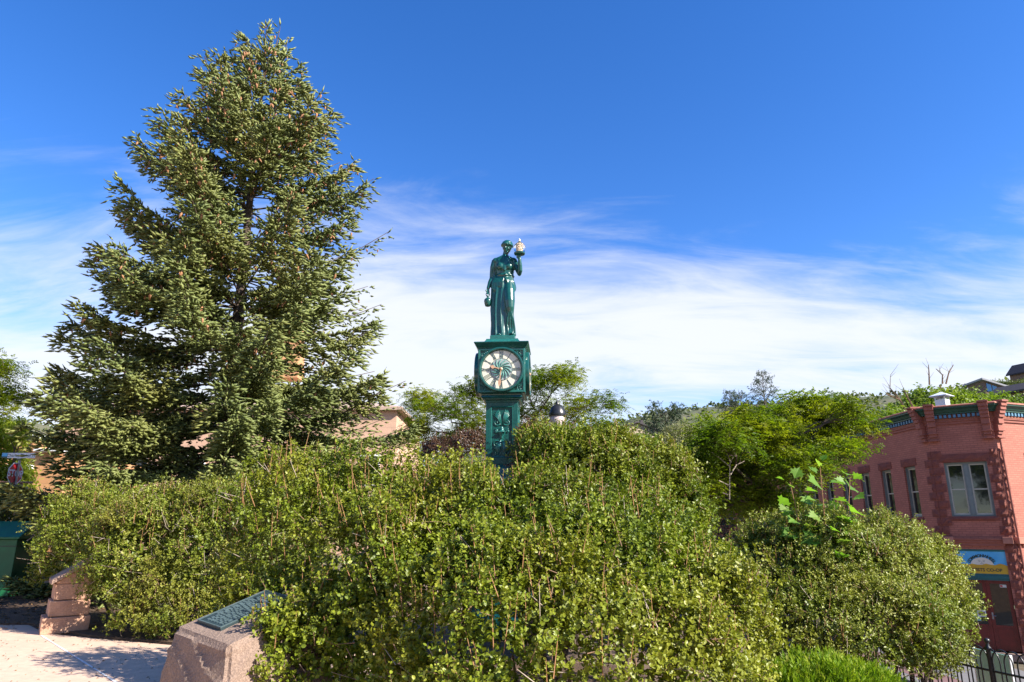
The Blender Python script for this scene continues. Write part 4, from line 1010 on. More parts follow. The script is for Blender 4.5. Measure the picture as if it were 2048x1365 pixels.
for k in range(4):
    Rm = rotp(k); L = lambda x, y, z: Rm @ Vector((x, y, z))
    # raised border of the panel: stiles, rails and an inner bead
    h0, h1 = z930 + .002, z800 - .002; w = CW; st = .075
    mb = MB()
    def bx(x0, x1, y0, y1, z0, z1):
        mb.hexa([L(x0, y0, z0), L(x1, y0, z0), L(x1, y1, z0), L(x0, y1, z0), L(x0, y0, z1), L(x1, y0, z1), L(x1, y1, z1), L(x0, y1, z1)])
    yo = -w
    bx(-w + .002 * k, -w + st, yo, -w + .03, h0, h1); bx(w - st, w - .002 * k, yo, -w + .03, h0, h1)
    bx(-w + st + .0005, w - st - .0005, yo + .002, -w + .03, h1 - .07, h1 - .001); bx(-w + st + .0005, w - st - .0005, yo + .002, -w + .03, h0 + .001, h0 + .11)
    pn = mb.build('panel_frame', 'iron_green', ck, bevel=.006)
    mb = MB(); r_ = .0085; xi = w - st - .008; zi0, zi1 = h0 + .12, h1 - .08
    for p, q in (((-xi, zi0), (xi, zi0)), ((xi, zi0), (xi, zi1)), ((xi, zi1), (-xi, zi1)), ((-xi, zi1), (-xi, zi0))): mb.tube([L(p[0], -w + .006, p[1]), L(q[0], -w + .006, q[1])], r_, 6)
    mb.build('panel_bead', 'iron_edge', pn, smooth=True)
    # relief: urn with foliage scrolls, above and below
    if k in (0, 1, 3):
        mb = MB(); zu = h0 + (h1 - h0) * .50; yr = -w + .022
        for sx in (-1, 1):
            for (cx_, dz, rr, a0, sg_) in ((.075, .17, .055, 3.6, 1), (.085, -.17, .058, 2.6, -1), (.06, .31, .04, -.6, 1), (.06, -.32, .045, .6, -1), (.095, .03, .030, 1.2, 1)):
                pts = spiral((cx_, zu + dz), rr, 1.35, a0, sg_)
                mb.tube([L(sx * x, yr, z) for x, z in pts], [.012 * (1 - .5 * i / 17) for i in range(18)], 5)
                mb.ball(L(sx * cx_, yr - .004, zu + dz), .013, 8, 6)
            for i in range(5):   # feather leaves fanning up and down
                a = .25 + i * .26
                mb.tube([L(sx * .008, yr, zu + .12), L(sx * (.02 + .05 * math.sin(a)), yr - .012, zu + .22 + .05 * math.cos(a)), L(sx * (.035 + .10 * math.sin(a)), yr, zu + .26 + .12 * math.cos(a))], [.008, .015, .004], 5)
                mb.tube([L(sx * .008, yr, zu - .10), L(sx * (.02 + .055 * math.sin(a)), yr - .012, zu - .20 - .05 * math.cos(a)), L(sx * (.03 + .11 * math.sin(a)), yr, zu - .24 - .13 * math.cos(a))], [.008, .015, .004], 5)
        urn = [(.012, -.10), (.03, -.085), (.02, -.06), (.05, -.02), (.062, .01), (.068, .02), (.05, .03), (.03, .05), (.035, .065), (.012, .10), (.004, .13)]
        mb.lathe([(r0, z0) for r0, z0 in urn], L(0, yr + .012, zu), 12)
        for i in range(9): mb.ball(L(-.06 + .015 * i, yr - .045, zu + .016), .008, 6, 5)
        mb.build('scroll_relief', 'iron_edge', pn, smooth='all')
# moulding under the case, case, cornice, stepped cap and plinth
sq_loft([(CW + .008, z800 - .01), (CW + .012, z800 + .025), (CW + .045, z800 + .03), (CW + .05, z800 + .05), (CW + .075, z800 + .065), (HW - .055, z786 - .02), (HW - .05, z786), (HW - .012, z786 + .004), (HW - .012, z786 + .012)]).build('lower_moulding', 'iron_green', ck, bevel=.004)
sq_loft([(HW - .02, z786 + .012), (HW - .02, z695)]).build('clock_case', 'iron_green', ck)
sq_loft([(HW + .012, z695 + .0), (HW + .022, z695 + .02), (HW + .03, z695 + .026), (HW + .06, z684 - .018), (HW + .066, z684 - .012), (HW + .066, z684), (HW + .05, z684 + .008)]).build('cornice', 'iron_green', ck, bevel=.004)
z672, z665 = zc_(673), zc_(664)
sq_loft([(.345, z684 + .008), (.345, z684 + .02), (.315, z684 + .028), (.285, z684 + .05), (.262, z672 - .012), (.262, z672), (.232, z672 + .004), (.205, z672 + .008)]).build('stepped_cap', 'iron_edge', ck, bevel=.004)
sq_loft([(.205, z672 + .008), (.205, z665 - .008), (.198, z665)]).build('plinth', 'iron_edge', ck, bevel=.004)
zd = (z786 + z695) / 2 + .012; RD = .352
for k in range(4):
    Rm = rotp(k)
    def D(r, a, y): return Rm @ Vector((r * math.sin(a), -HW - y, zd + r * math.cos(a)))      # clock angle from twelve
    def DX(x, z, y): return Rm @ Vector((x, -HW - y, zd + z))
    ex, ey, ez = Rm @ Vector((1, 0, 0)), Rm @ Vector((0, 0, 1)), Rm @ Vector((0, -1, 0))
    # frame around the face and corner scrollwork
    mb = MB()
    for (x0, x1, z0, z1) in ((-HW, -HW + .032, -(zd - z786) + .014, z695 - zd - .001), (HW - .032, HW, -(zd - z786) + .014, z695 - zd - .001), (-HW + .0325, HW - .0325, z695 - zd - .034, z695 - zd - .0015), (-HW + .0325, HW - .0325, -(zd - z786) + .0145, -(zd - z786) + .046)):
        c0, c1 = (0.001 * k, 0.0005)
        P8 = [DX(x, z, y) for z in (z0, z1) for x, y in ((x0 + c0, -.03), (x1 - c0, -.03), (x1 - c0, .004), (x0 + c0, .004))]
        mb.hexa(P8)
    ff = mb.build('face_frame', 'iron_edge', ck, bevel=.004)
    mb = MB()
    for sx in (-1, 1):
        for sz in (-1, 1):
            c0x, c0z = .285, (zd - z786 - .10 if sz < 0 else z695 - zd - .09)
            for (dx, dz, rr, a0, sg_) in ((0, 0, .046, .8, 1), (-.085, .018, .030, 2.2, -1), (.018, -.085, .030, -.8, -1), (-.035, .040, .02, 0, 1), (.04, -.035, .02, 1.6, 1), (-.15, .035, .022, 2.2, 1), (.033, -.15, .022, 0, -1)):
                x_, z_ = c0x + dx, c0z + dz
                if x_ ** 2 + z_ ** 2 < (RD + .01) ** 2: continue
                pts = spiral((x_, z_), rr, 1.4, a0, sg_, 16)
                mb.tube([DX(sx * x, sz * z, -.014) for x, z in pts], [.0085 - .0045 * i / 15 for i in range(16)], 5); mb.ball(DX(sx * x_, sz * z_, -.012), .009, 6, 5)
    mb.build('corner_scrolls', 'iron_edge', ff, smooth='all')
    # the dial
    dl = MB().lathe([(.0, .0), (.325, .0), (.325, .012), (.0, .012)], DX(0, 0, .012), 64, ex, ey, ez, cap=False).build('dial', 'dial_cream', ck)
    MB().lathe([(.318, -.03), (.362, -.03), (.366, .03), (.360, .062), (.346, .068), (.330, .064), (.318, .040), (.318, -.03)], DX(0, 0, 0), 64, ex, ey, ez, cap=False).build('bezel', 'iron_green', dl, smooth=True)
    mb = MB()
    for rr in (.314, .178):
        mb.lathe([(rr - .003, .022), (rr + .003, .022), (rr + .003, .029), (rr - .003, .029), (rr - .003, .022)], DX(0, 0, .0), 64, ex, ey, ez, cap=False)
    mb.build('chapter_rings', 'numeral', dl)
    MB().lathe([(0, 0), (.172, 0), (.172, .004), (0, .004)], DX(0, 0, .0245), 48, ex, ey, ez, cap=False).build('dial_core', 'dial_core', dl)
    # pinwheel grille of curved blades
    mb = MB()
    for i in range(14):
        a0 = 6.283 * i / 14; pts = [D(.028 + .142 * t_, a0 + .95 * t_ ** .8, .034 + .006 * math.sin(t_ * 3.14)) for t_ in np.linspace(0, 1, 8)]
        mb.tube(pts, [.004, .008, .0105, .0115, .011, .009, .0065, .003], 5)
    mb.lathe([(.03, 0), (.03, .012), (.0, .016)], DX(0, 0, .030), 16, ex, ey, ez); mb.build('grille', 'blade_green', dl, smooth='all')
    RN = ['XII', 'I', 'II', 'III', 'IIII', 'V', 'VI', 'VII', 'VIII', 'IX', 'X', 'XI']
    for h, txt in enumerate(RN):
        mb = MB(); a = 6.283 * h / 12; wd_ = {'I': .017, 'V': .034, 'X': .034}; tot = sum(wd_[c] for c in txt); x = -tot / 2; r0, r1 = .188, .306
        def st(x0, x1, wdt):
            e = Vector((math.cos(a), -math.sin(a), 0)); P_ = []
            def q(xx, r, y): return DX(r * math.sin(a) + xx * math.cos(a), r * math.cos(a) - xx * math.sin(a), y)
            mb.hexa([q(x0 - wdt / 2, r0, .024), q(x0 + wdt / 2, r0, .024), q(x1 + wdt / 2, r1, .024), q(x1 - wdt / 2, r1, .024), q(x0 - wdt / 2, r0, .029), q(x0 + wdt / 2, r0, .029), q(x1 + wdt / 2, r1, .029), q(x1 - wdt / 2, r1, .029)])
        for c in txt:
            m_ = x + wd_[c] / 2
            if c == 'I': st(m_, m_, .0065)
            elif c == 'V': st(m_ - .001, m_ - .012, .007); st(m_ + .001, m_ + .012, .004)
            else: st(m_ + .012, m_ - .012, .007); st(m_ - .012, m_ + .012, .004)
            x += wd_[c]
        mb.build('numeral', 'numeral', dl)
    if k in (0, 1, 3):
        def hand(name, ang, ln, wd0, yy, spade):
            pts = [(-wd0 * .35, -.02), (wd0 * .35, -.02), (wd0 * .3, ln * .55), (spade, ln * .70), (spade * .8, ln * .82), (0, ln), (-spade * .8, ln * .82), (-spade, ln * .70), (-wd0 * .3, ln * .55)]
            f_ = lambda y: [DX(u * math.cos(ang) + v * math.sin(ang), -u * math.sin(ang) + v * math.cos(ang), y) for u, v in pts]
            MB().prism(f_(yy), f_(yy + .007)).build(name, 'hand_copper', dl)
        hand('hour_hand', 6.283 * (9 + 31 / 60) / 12, .185, .028, .052, .030); hand('minute_hand', 6.283 * 31 / 60, .292, .024, .061, .026)
        MB().lathe([(.024, 0), (.024, .02), (.012, .03), (0, .032)], DX(0, 0, .050), 16, ex, ey, ez).build('hub', 'hand_copper', dl, smooth=True)

# ------------------------------------------------------------------ the bronze-green statue
ZS = z665; HS = zat(479, CY) - ZS; S = HS / 1.48
st_root = thing('statue', 'dark green statue of robed woman holding up a lamp, on the clock', 'statue', (CX, CY, ZS), rotz=R(-2), local=True)
sb = MB()
rings = [(0, -.005, 0, .182, .140, .085), (.05, -.006, 0, .180, .138, .09), (.15, -.010, 0, .172, .130, .09), (.37, -.016, 0, .165, .122, .085), (.55, -.008, 0, .168, .118, .075), (.69, 0, 0, .166, .115, .06), (.80, .012, 0, .148, .105, .045), (.905, .021, 0, .128, .090, .02), (.96, .021, 0, .136, .094, .022), (1.05, .018, 0, .152, .102, .022), (1.11, .016, .0, .166, .098, .015), (1.155, .014, .0, .168, .088, .01), (1.185, .014, 0, .140, .076, 0), (1.205, .016, 0, .09, .062, 0), (1.225, .02, -.004, .05, .05, 0)]
rz = np.array(rings); NZ, NT = 110, 144; zz = np.linspace(0, 1.225, NZ); th = np.linspace(0, 2 * math.pi, NT, endpoint=False)
cols = [np.interp(zz, rz[:, 0], rz[:, i]) for i in range(1, 6)]
for i in range(NZ):
    z = zz[i]; cx_, cy_, rx, ry, am = [c[i] for c in cols]
    fold = 1 - 2.0 * np.abs(np.sin(7.5 * th + 1.1 * np.sin(2 * th + .6) + .5 * math.sin(z * 3.2)))
    fold2 = np.cos(23 * th + 2 * np.sin(3 * th) + z * 2.0)
    front_smooth = np.exp(-((th - 5.15) / .42) ** 2) * (1 if .36 < z < .80 else .25)
    f = am * (fold * .95 + .35 * fold2) * (1 - .85 * front_smooth)
    for t_, ff in zip(th, f): sb.v.append(Vector((cx_ + rx * (1 + ff) * math.cos(t_), cy_ + ry * (1 + ff * 1.2) * math.sin(t_), z)))
for i in range(NZ - 1):
    for k in range(NT): k2 = (k + 1) % NT; sb.f.append((i * NT + k, i * NT + k2, (i + 1) * NT + k2, (i + 1) * NT + k))
sb.f.append(tuple(range(NT - 1, -1, -1))); sb.f.append(tuple((NZ - 1) * NT + k for k in range(NT)))
# bent leg under the cloth, foot
sb.tube([(.075, -.03, .80), (.088, -.075, .66), (.098, -.108, .50), (.102, -.118, .41), (.10, -.085, .30), (.10, -.07, .15), (.105, -.08, .03)], [.080, .084, .078, .066, .055, .05, .055], 14)
for dx in (-.035, .0, .03, .055): sb.tube([(.10 + dx * .4, -.155, .36), (.10 + dx, -.135, .24), (.10 + dx * 1.3, -.115, .12), (.10 + dx * 1.5, -.115, .005)], [.006, .012, .014, .015], 7)
sb.ball((.135, -.135, .022), (.034, .075, .026), 12, 8); sb.ball((-.06, -.13, .015), (.03, .05, .02), 10, 6)
# overfold gathered from belt to hip, belt, bust, shoulders, neckline folds
for i in range(9):
    t_ = i / 8; sb.tube([(.02 + .10 * t_, -.088 + .03 * t_, .895), (.045 + .11 * t_, -.118 + .05 * t_, .82 - .02 * t_), (.07 + .105 * t_, -.118 + .07 * t_, .765 - .075 * t_)], [.010, .014, .010], 7)
for i in range(5): sb.tube([(.148 + .004 * i, -.05 + .025 * i, .84), (.165 + .004 * i, -.05 + .03 * i, .76), (.165 + .003 * i, -.045 + .03 * i, .66 + .015 * i)], [.010, .014, .011], 7)
for i in range(7): sb.tube([(.01 - .13 * i / 6, -.09 + .04 * i / 6, .895), (-.01 - .15 * i / 6, -.112 + .05 * i / 6, .80), (-.015 - .155 * i / 6, -.112 + .05 * i / 6, .70 + .03 * math.sin(i))], [.008, .012, .010], 7)
sb.tube([(.021 + .133 * math.cos(a), .0 + .096 * math.sin(a), .905 + .006 * math.sin(5 * a)) for a in np.linspace(0, 6.283, 28)], .015, 8)
sb.ball((.035, -.104, .90), (.025, .02, .022), 8, 6)
for sx in (-1, 1): sb.ball((.018 + sx * .062, -.068, 1.035), (.062, .052, .060), 14, 10); sb.ball((.014 + sx * .135, 0, 1.135), (.058, .062, .058), 12, 8)
for i in range(6): sb.tube([(.018 - .105, -.07, 1.13 - .012 * i), (.018, -.104 - .002 * i, 1.075 - .022 * i), (.018 + .105, -.07, 1.13 - .012 * i)], [.004, .0075, .004], 6)
# arms
sb.tube([(-.135, 0, 1.145), (-.160, .005, 1.05), (-.172, .015, .95), (-.180, .015, .885), (-.205, -.002, .82), (-.230, -.02, .74), (-.236, -.026, .715)], [.050, .050, .044, .038, .036, .027, .025], 12)
sb.tube([(.158, .0, 1.145), (.195, -.022, 1.06), (.225, -.045, .975), (.242, -.06, .93), (.252, -.085, .965), (.252, -.105, 1.04), (.248, -.12, 1.115), (.247, -.122, 1.135)], [.049, .048, .041, .040, .039, .034, .026, .025], 12)
def hand_(c, fdir, pdir, side, curl):
    c, fdir, pdir, side = Vector(c), Vector(fdir).normalized(), Vector(pdir).normalized(), Vector(side).normalized()
    Rm = Matrix((side, pdir, fdir)).transposed(); sb.ball(c + fdir * .028, (.028, .014, .034), 10, 8, Rm)
    for i, ln in enumerate((.050, .056, .053, .042)):
        b0 = c + fdir * .052 + side * (-.021 + .014 * i); p1 = b0 + (fdir * math.cos(curl * .5) + pdir * math.sin(curl * .5)) * ln * .45
        p2 = p1 + (fdir * math.cos(curl) + pdir * math.sin(curl)) * ln * .35; p3 = p2 + (fdir * math.cos(curl * 1.5) + pdir * math.sin(curl * 1.5)) * ln * .3
        sb.tube([b0 - fdir * .012, b0, p1, p2, p3], [.0075, .0078, .0075, .007, .005], 7)
    b0 = c + fdir * .012 - side * .024; sb.tube([b0 + side * .01, b0 - side * .012 + pdir * .006 + fdir * .008, b0 - side * .016 + pdir * .018 + fdir * .024, b0 - side * .010 + pdir * .026 + fdir * .036], [.010, .0098, .0085, .006], 7)
hand_((-.236, -.028, .712), (0, -.05, -1), (.35, -1, 0), (1, .3, 0), 1.0)
hand_((.247, -.118, 1.128), (-.12, -.25, .9), (0, .9, .3), (1, 0, .1), .55)
# neck, head bowed towards the lamp, face, wavy hair with a fillet and a knot
sb.tube([(.018, 0, 1.19), (.026, -.008, 1.235), (.042, -.018, 1.285)], [.055, .043, .044], 12)
hr = Matrix.Rotation(R(16), 3, 'X') @ Matrix.Rotation(R(-14), 3, 'Z'); hc = Vector((.052, -.024, 1.345))
def hp_(x, y, z): return hc + hr.inverted() @ Vector((x, y, z)) if False else hc + hr @ Vector((x, y, z))
sb.ball(hc, (.066, .078, .088), 18, 14, hr); sb.ball(hp_(0, -.022, -.052), (.043, .050, .048), 14, 10, hr); sb.ball(hp_(0, -.055, -.084), (.020, .018, .016), 10, 8, hr)
sb.tube([hp_(0, -.076, .022), hp_(0, -.087, -.004), hp_(0, -.092, -.022)], [.007, .010, .013], 8); sb.ball(hp_(0, -.078, -.028), (.014, .010, .007), 8, 6, hr)
for sx in (-1, 1):
    sb.tube([hp_(sx * .010, -.078, .022), hp_(sx * .028, -.076, .026), hp_(sx * .048, -.058, .018)], [.006, .008, .006], 7)     # brows
    sb.ball(hp_(sx * .025, -.071, .005), (.011, .008, .006), 8, 6, hr); sb.ball(hp_(sx * .034, -.056, -.025), (.018, .015, .016), 8, 6, hr)
    sb.ball(hp_(sx * .067, .005, -.008), (.009, .016, .023), 8, 6, hr)                                                           # ears
for dz, rr in ((-.045, .0065), (-.055, .0075)): sb.tube([hp_(-.019, -.067, dz), hp_(0, -.076, dz + .002), hp_(.019, -.067, dz)], [.004, rr, .004], 7)
sb.ball(hp_(0, .012, .042), (.079, .088, .066), 20, 12, hr)
for i in range(26):
    a = 6.283 * i / 26; rr = 1 + .06 * math.sin(i * 2.1); sb.ball(hp_(.078 * rr * math.sin(a), .008 + .086 * rr * math.cos(a), .026 + .02 * math.cos(a) * -1), (.019, .017, .021), 8, 6, hr)
for zq, rq in ((.055, .076), (.075, .064)):
    sb.tube([hp_(rq * math.sin(a) * 1.04, .012 + rq * 1.12 * math.cos(a), zq) for a in np.linspace(0, 6.283, 24)], .008, 6)
sb.ball(hp_(0, .105, .01), (.038, .036, .036), 12, 8, hr)
# mantle hanging behind the arm
for i in range(4): sb.tube([(-.10 - .012 * i, .055 - .02 * i, 1.0), (-.145 - .008 * i, .055 - .022 * i, .72), (-.165 - .004 * i, .045 - .025 * i, .40), (-.168 + .004 * i, .04 - .03 * i, .005)], [.018, .024, .022, .020], 8)
for v_ in sb.v: v_.x *= S * .93; v_.y *= S * .93; v_.z *= S
tmp = link_mesh('tmp', sb.mesh('tmp'), 'iron_green'); md = tmp.modifiers.new('r', 'REMESH'); md.mode = 'VOXEL'; md.voxel_size = .0085
sm_ = tmp.modifiers.new('s', 'SMOOTH'); sm_.factor = .5; sm_.iterations = 2
dg = bpy.context.evaluated_depsgraph_get(); bme = bpy.data.meshes.new_from_object(tmp.evaluated_get(dg)); bpy.data.objects.remove(tmp)
bme.name = 'body'; bme.materials.clear(); bme.shade_smooth(); link_mesh('body', bme, 'iron_green', st_root)
V3 = lambda x, y, z: Vector((x * .93, y * .93, z)) * S
jug = MB().lathe([(r * S, z * S) for r, z in ((.020, 0), (.036, .006), (.046, .04), (.052, .075), (.050, .10), (.034, .118), (.016, .128), (.015, .145), (.024, .156), (.020, .158))], V3(-.237, -.03, .455), 20).build('jug', 'iron_green', st_root, smooth='all')
MB().tube([V3(-.237, -.03, 0) + Vector((.026 * math.sin(a), 0, .635 + .022 * math.cos(a))) * S for a in np.linspace(0, 6.283, 14)], .006 * S, 6, False).build('handle', 'iron_green', jug, smooth='all')
lc = V3(.247, -.125, 1.175)
LS = S; S = S * 1.22
MB().lathe([(r * S, z * S) for r, z in ((.012, 0), (.03, .004), (.045, .012), (.060, .016), (.064, .022), (.064, .034), (.056, .038))], lc, 24).build('lamp_dish', 'iron_green', st_root, smooth=True)
MB().lathe([(r * S, z * S) for r, z in ((.052, .038), (.066, .058), (.073, .085), (.070, .11), (.055, .135), (.034, .155), (.014, .170), (.010, .178))], lc, 24).build('lamp_globe', 'glass_clear', st_root, smooth='all')
MB().lathe([(r * S, z * S) for r, z in ((.036, .0385), (.036, .12), (.028, .14), (.012, .150))], lc, 16).build('candle', 'candle', st_root, smooth=True)
MB().lathe([(r * S, z * S) for r, z in ((.011, .178), (.016, .184), (.010, .192), (.014, .200), (.004, .212))], lc, 12).build('finial', 'white_paint', st_root, smooth=True)

# ------------------------------------------------------------------ boulder with bronze plaque
P0, P1, P3 = at(346, 1256, 6.2), at(500, 1190, 6.9), at(395, 1274, 5.95)
uu_, vv_ = (P1 - P0), (P3 - P0); un, vn = uu_.normalized(), vv_.normalized(); nn_ = vn.cross(un).normalized()
if nn_.z < 0: nn_ = -nn_
Lu, Lv = uu_.length * 1.25, vv_.length * 2.1
bl = thing('boulder', 'rough brown granite boulder carrying a plaque at the plaza edge', 'boulder', (P0.x + .4, P0.y, 0))
me = bpy.data.meshes.new('rock'); bm = bmesh.new(); NX, NY, NZ_ = 16, 16, 16
bmesh.ops.create_cube(bm, size=2); bmesh.ops.subdivide_edges(bm, edges=bm.edges, cuts=23, use_grid_fill=True)
co = np.array([v.co for v in bm.verts]); a_ = (co[:, 0] + 1) / 2; b2_ = (co[:, 1] + 1) / 2; c_ = (co[:, 2] + 1) / 2
tp = np.array(P0)[None] + a_[:, None] * np.array(un) * Lu + b2_[:, None] * np.array(vn) * Lv
fl = (1 - c_)[:, None]; outw = (a_ - .45)[:, None] * np.array(un) * .22 * fl + (b2_ - .5)[:, None] * np.array(vn) * .30 * fl
pos = tp + outw; pos[:, 2] = tp[:, 2] * c_ + (-.08) * (1 - c_)
side_ = 1 - np.clip((c_ - .93) / .07, 0, 1)
ctr = pos.mean(0); rd = unit(pos - ctr); facet = np.round(fbm(pos, 2.6, 4, 2) * 2.2) / 2.2
rough_ = .045 * fbm(pos, 4.0, 5, 4) + .05 * facet
pos = pos + rd * (rough_ * (.15 + .85 * side_))[:, None]
edge_ = np.clip((np.abs(co[:, 0]) > .99).astype(int) + (np.abs(co[:, 1]) > .99) + (np.abs(co[:, 2]) > .99) - 1, 0, 2); pos -= rd * (.035 * edge_)[:, None]
off = np.array(org(bl))
for v, p in zip(bm.verts, pos): v.co = p - off
bmesh.ops.recalc_face_normals(bm, faces=bm.faces); bm.to_mesh(me); bm.free(); me.shade_smooth()
try: me.set_sharp_from_angle(angle=R(32))
except Exception: pass
link_mesh('rock', me, 'granite', bl)
q0 = P0 + un * (Lu * .16) + vn * (Lv * .15) + nn_ * .004; pw, ph_ = Lu * .74, Lv * .44
pl = thing('plaque', 'bronze plaque with raised lines of lettering on the boulder', 'plaque', q0)
def slab3(mb, o_, a, b2, h0, h1): mb.hexa([o_ + nn_ * h0, o_ + a + nn_ * h0, o_ + a + b2 + nn_ * h0, o_ + b2 + nn_ * h0, o_ + nn_ * h1, o_ + a + nn_ * h1, o_ + a + b2 + nn_ * h1, o_ + b2 + nn_ * h1])
mb = MB(); slab3(mb, q0, un * pw, vn * ph_, -.03, .022); mb.build('plate', 'bronze', pl, bevel=.004)
mb = MB()
for a0, b0, a1, b1 in ((0, 0, pw, .012), (0, ph_ - .012, pw, ph_), (0, .0125, .012, ph_ - .0125), (pw - .012, .0125, pw, ph_ - .0125)): slab3(mb, q0 + un * a0 + vn * b0, un * (a1 - a0), vn * (b1 - b0), .0225, .028)
mb.build('border', 'bronze_raised', pl)
mb = MB()
for ln in range(7):          # lettering too small to read in the photograph: worn raised strokes
    bpos = .03 + ln * (ph_ - .06) / 7; a = .05 + (0 if ln else .12)
    while a < pw - (.06 if ln else .18):
        w_ = random.uniform(.012, .055) * (1.4 if ln == 0 else 1); h_ = (ph_ - .06) / 7 * (.62 if ln else .8)
        if a + w_ > pw - .05: break
        slab3(mb, q0 + un * a + vn * bpos, un * w_, vn * h_, .0225, .026); a += w_ + .014
tag(mb.build('raised_lettering', 'bronze_raised', pl), kind='stuff')

# ------------------------------------------------------------------ stone pier, green cabinet
pb = on_ground(128, 1266); pr = thing('stone_pier', 'pink sandstone pier of three courses with sloping cap at hedge end', 'pier', (pb.x, pb.y, 0), rotz=R(36), local=True)
def rough_stone(name, cx_, cy_, z0, w, d, h, j, parent, m='sandstone'):
    mb = MB(); bm = bmesh.new(); bmesh.ops.create_cube(bm, size=1); bmesh.ops.subdivide_edges(bm, edges=bm.edges, cuts=5, use_grid_fill=True)
    co = np.array([v.co for v in bm.verts]); fr_ = fbm(co * np.array([w, d, h]) + j * 3.1, 6, int(j * 10) % 9, 3)
    for v, f in zip(bm.verts, fr_):
        on_side = max(abs(v.co.x), abs(v.co.y)) > .49; v.co.x *= w * (1 + (.035 * f if on_side else 0)); v.co.y *= d * (1 + (.05 * f if on_side else 0)); v.co.z = v.co.z * h + z0 + h / 2; v.co.x += cx_; v.co.y += cy_
    me = bpy.data.meshes.new(name); bm.to_mesh(me); bm.free(); o = link_mesh(name, me, m, parent)
    md = o.modifiers.new('bevel', 'BEVEL'); md.width = .012; md.segments = 2; md.limit_method = 'ANGLE'; md.angle_limit = R(50)
    return o
rough_stone('stone', 0, .22, 0, .62, .62, .235, .1, pr); rough_stone('stone', .02, .23, .243, .53, .56, .225, .4, pr); rough_stone('stone', .04, .24, .475, .50, .54, .235, .7, pr)
MB().hexa([Vector(p) for p in ((-.20, -.03, .712), (.29, -.03, .712), (.29, .51, .712), (-.20, .51, .712), (-.20, -.03, .74), (.29, -.03, 1.06), (.29, .51, 1.06), (-.20, .51, .74))]).build('gable_stone', 'sandstone', pr, bevel=.01)
ca_ = math.atan2(.32, .49); MB().hexa([Vector((x, y, .745 + (x + .20) * math.tan(ca_) + dz)) for dz in (.0, .075) for x, y in ((-.27, -.09), (.42, -.09), (.42, .57), (-.27, .57))]).build('cap', 'sandstone_coping', pr, bevel=.012)
gb = on_ground(14, 1197); cb = thing('utility_cabinet', 'green metal cabinet with pitched lid beside the left hedge', 'cabinet', (gb.x, gb.y, 0), rotz=R(4), local=True)
zl = zat(1079, gb.y); zr_ = zat(1046, gb.y)
MB().box((-1.1, .6, zl / 2), (2.2, 1.2, zl - .0)).build('body', 'cabinet_green', cb, bevel=.012)
MB().box((-1.1, .6, .03), (2.24, 1.24, .06)).build('skirt', 'cabinet_green', cb)
MB().box((-1.1, .6, zl - .15), (2.212, 1.212, .016)).build('seam', 'black_iron', cb)
mb = MB(); mb.v = [Vector(p) for p in ((-2.28, -.08, zl + .002), (.08, -.08, zl + .002), (.08, 1.28, zl + .002), (-2.28, 1.28, zl + .002), (-2.28, -.08, zl + .05), (.08, -.08, zl + .05), (.08, 1.28, zl + .05), (-2.28, 1.28, zl + .05), (-2.2, .62, zr_ + .04), (.0, .62, zr_ + .04))]
mb.f = [(3, 2, 1, 0), (0, 1, 5, 4), (1, 2, 6, 5), (2, 3, 7, 6), (3, 0, 4, 7), (4, 5, 9, 8), (6, 7, 8, 9), (5, 6, 9), (7, 4, 8)]; mb.build('lid', 'cabinet_green', cb, bevel=.008)
mb = MB(); mb.box((-.9, -.015, zl * .55), (.05, .03, .22)); mb.build('latch', 'steel', cb)

# ------------------------------------------------------------------ stop sign and street name blades
ps = at(30, 948, 19.6); gz = 0.0
ss = thing('stop_sign', 'red octagonal stop sign on a grey steel post', 'road sign', (ps.x, ps.y, gz))
MB().tube([(ps.x + .02, ps.y + .06, gz - .1), (ps.x + .02, ps.y + .06, zat(921, 19.6))], .032, 8).build('post', 'steel', ss, smooth=True)
fnv = Vector((math.cos(R(2)), math.sin(R(2)), 0))
ex_ = Vector((0, 0, 1)).cross(fnv).normalized()
def octo(r, w): return [ps + (ex_ * math.cos(R(22.5 + 45 * k)) + Vector((0, 0, 1)) * math.sin(R(22.5 + 45 * k))) * r + fnv * w for k in range(8)]
oc = MB().prism(octo(.33, 0), octo(.33, .006)).build('border', 'white_paint', ss); MB().prism(octo(.302, .0055), octo(.302, .008)).build('plate', 'stop_red', ss)
text_obj('lettering', 'STOP', .265, frame_mtx(ps + fnv * .011, ex_, (0, 0, 1)), 'white_paint', ss, .001, .006)
for dz in (.24, -.24): MB().lathe([(.012, 0), (.012, .004), (0, .005)], ps + Vector((0, 0, dz)) + fnv * .008, 8, ex_, Vector((0, 0, 1)), fnv).build('bolt', 'steel', ss)
def blade(label, px0, px1, py, Y, h, txt, badge, yaw=0):
    a, b2 = at(px0, py, Y), at(px1, py, Y); c = (a + b2) / 2; L_ = (b2 - a).length; e = Vector((math.cos(yaw), math.sin(yaw), 0)); nv = Vector((e.y, -e.x, 0))
    r = thing('street_name_sign', label, 'street sign', c, 'street name signs above the stop sign')
    fr = Fr(c, e, nv); MB().fbox(fr, -L_ / 2, L_ / 2, -.006, .006, -h / 2, h / 2).build('plate', 'white_paint', r, bevel=.003)
    if badge: MB().fbox(fr, -L_ / 2 + .004, -L_ / 2 + .16, .0055, .009, -h / 2 + .004, h / 2 - .004).build('badge', 'sign_blue', r); MB().fbox(fr, -L_ / 2 + .004, -L_ / 2 + .16, .0088, .0105, -h / 2 + .004, -h / 2 + .045).build('badge_hills', 'cornice_green', r)
    if txt: text_obj('lettering', txt, h * .78, frame_mtx(c + nv * .008 + e * (.07 if badge else 0), e, (0, 0, 1)), 'numeral', r, .001)
    MB().fbox(fr, -.05, .05, -.05, -.0065, -h / 2 - .03, h / 2).build('bracket', 'steel', r)
    return r
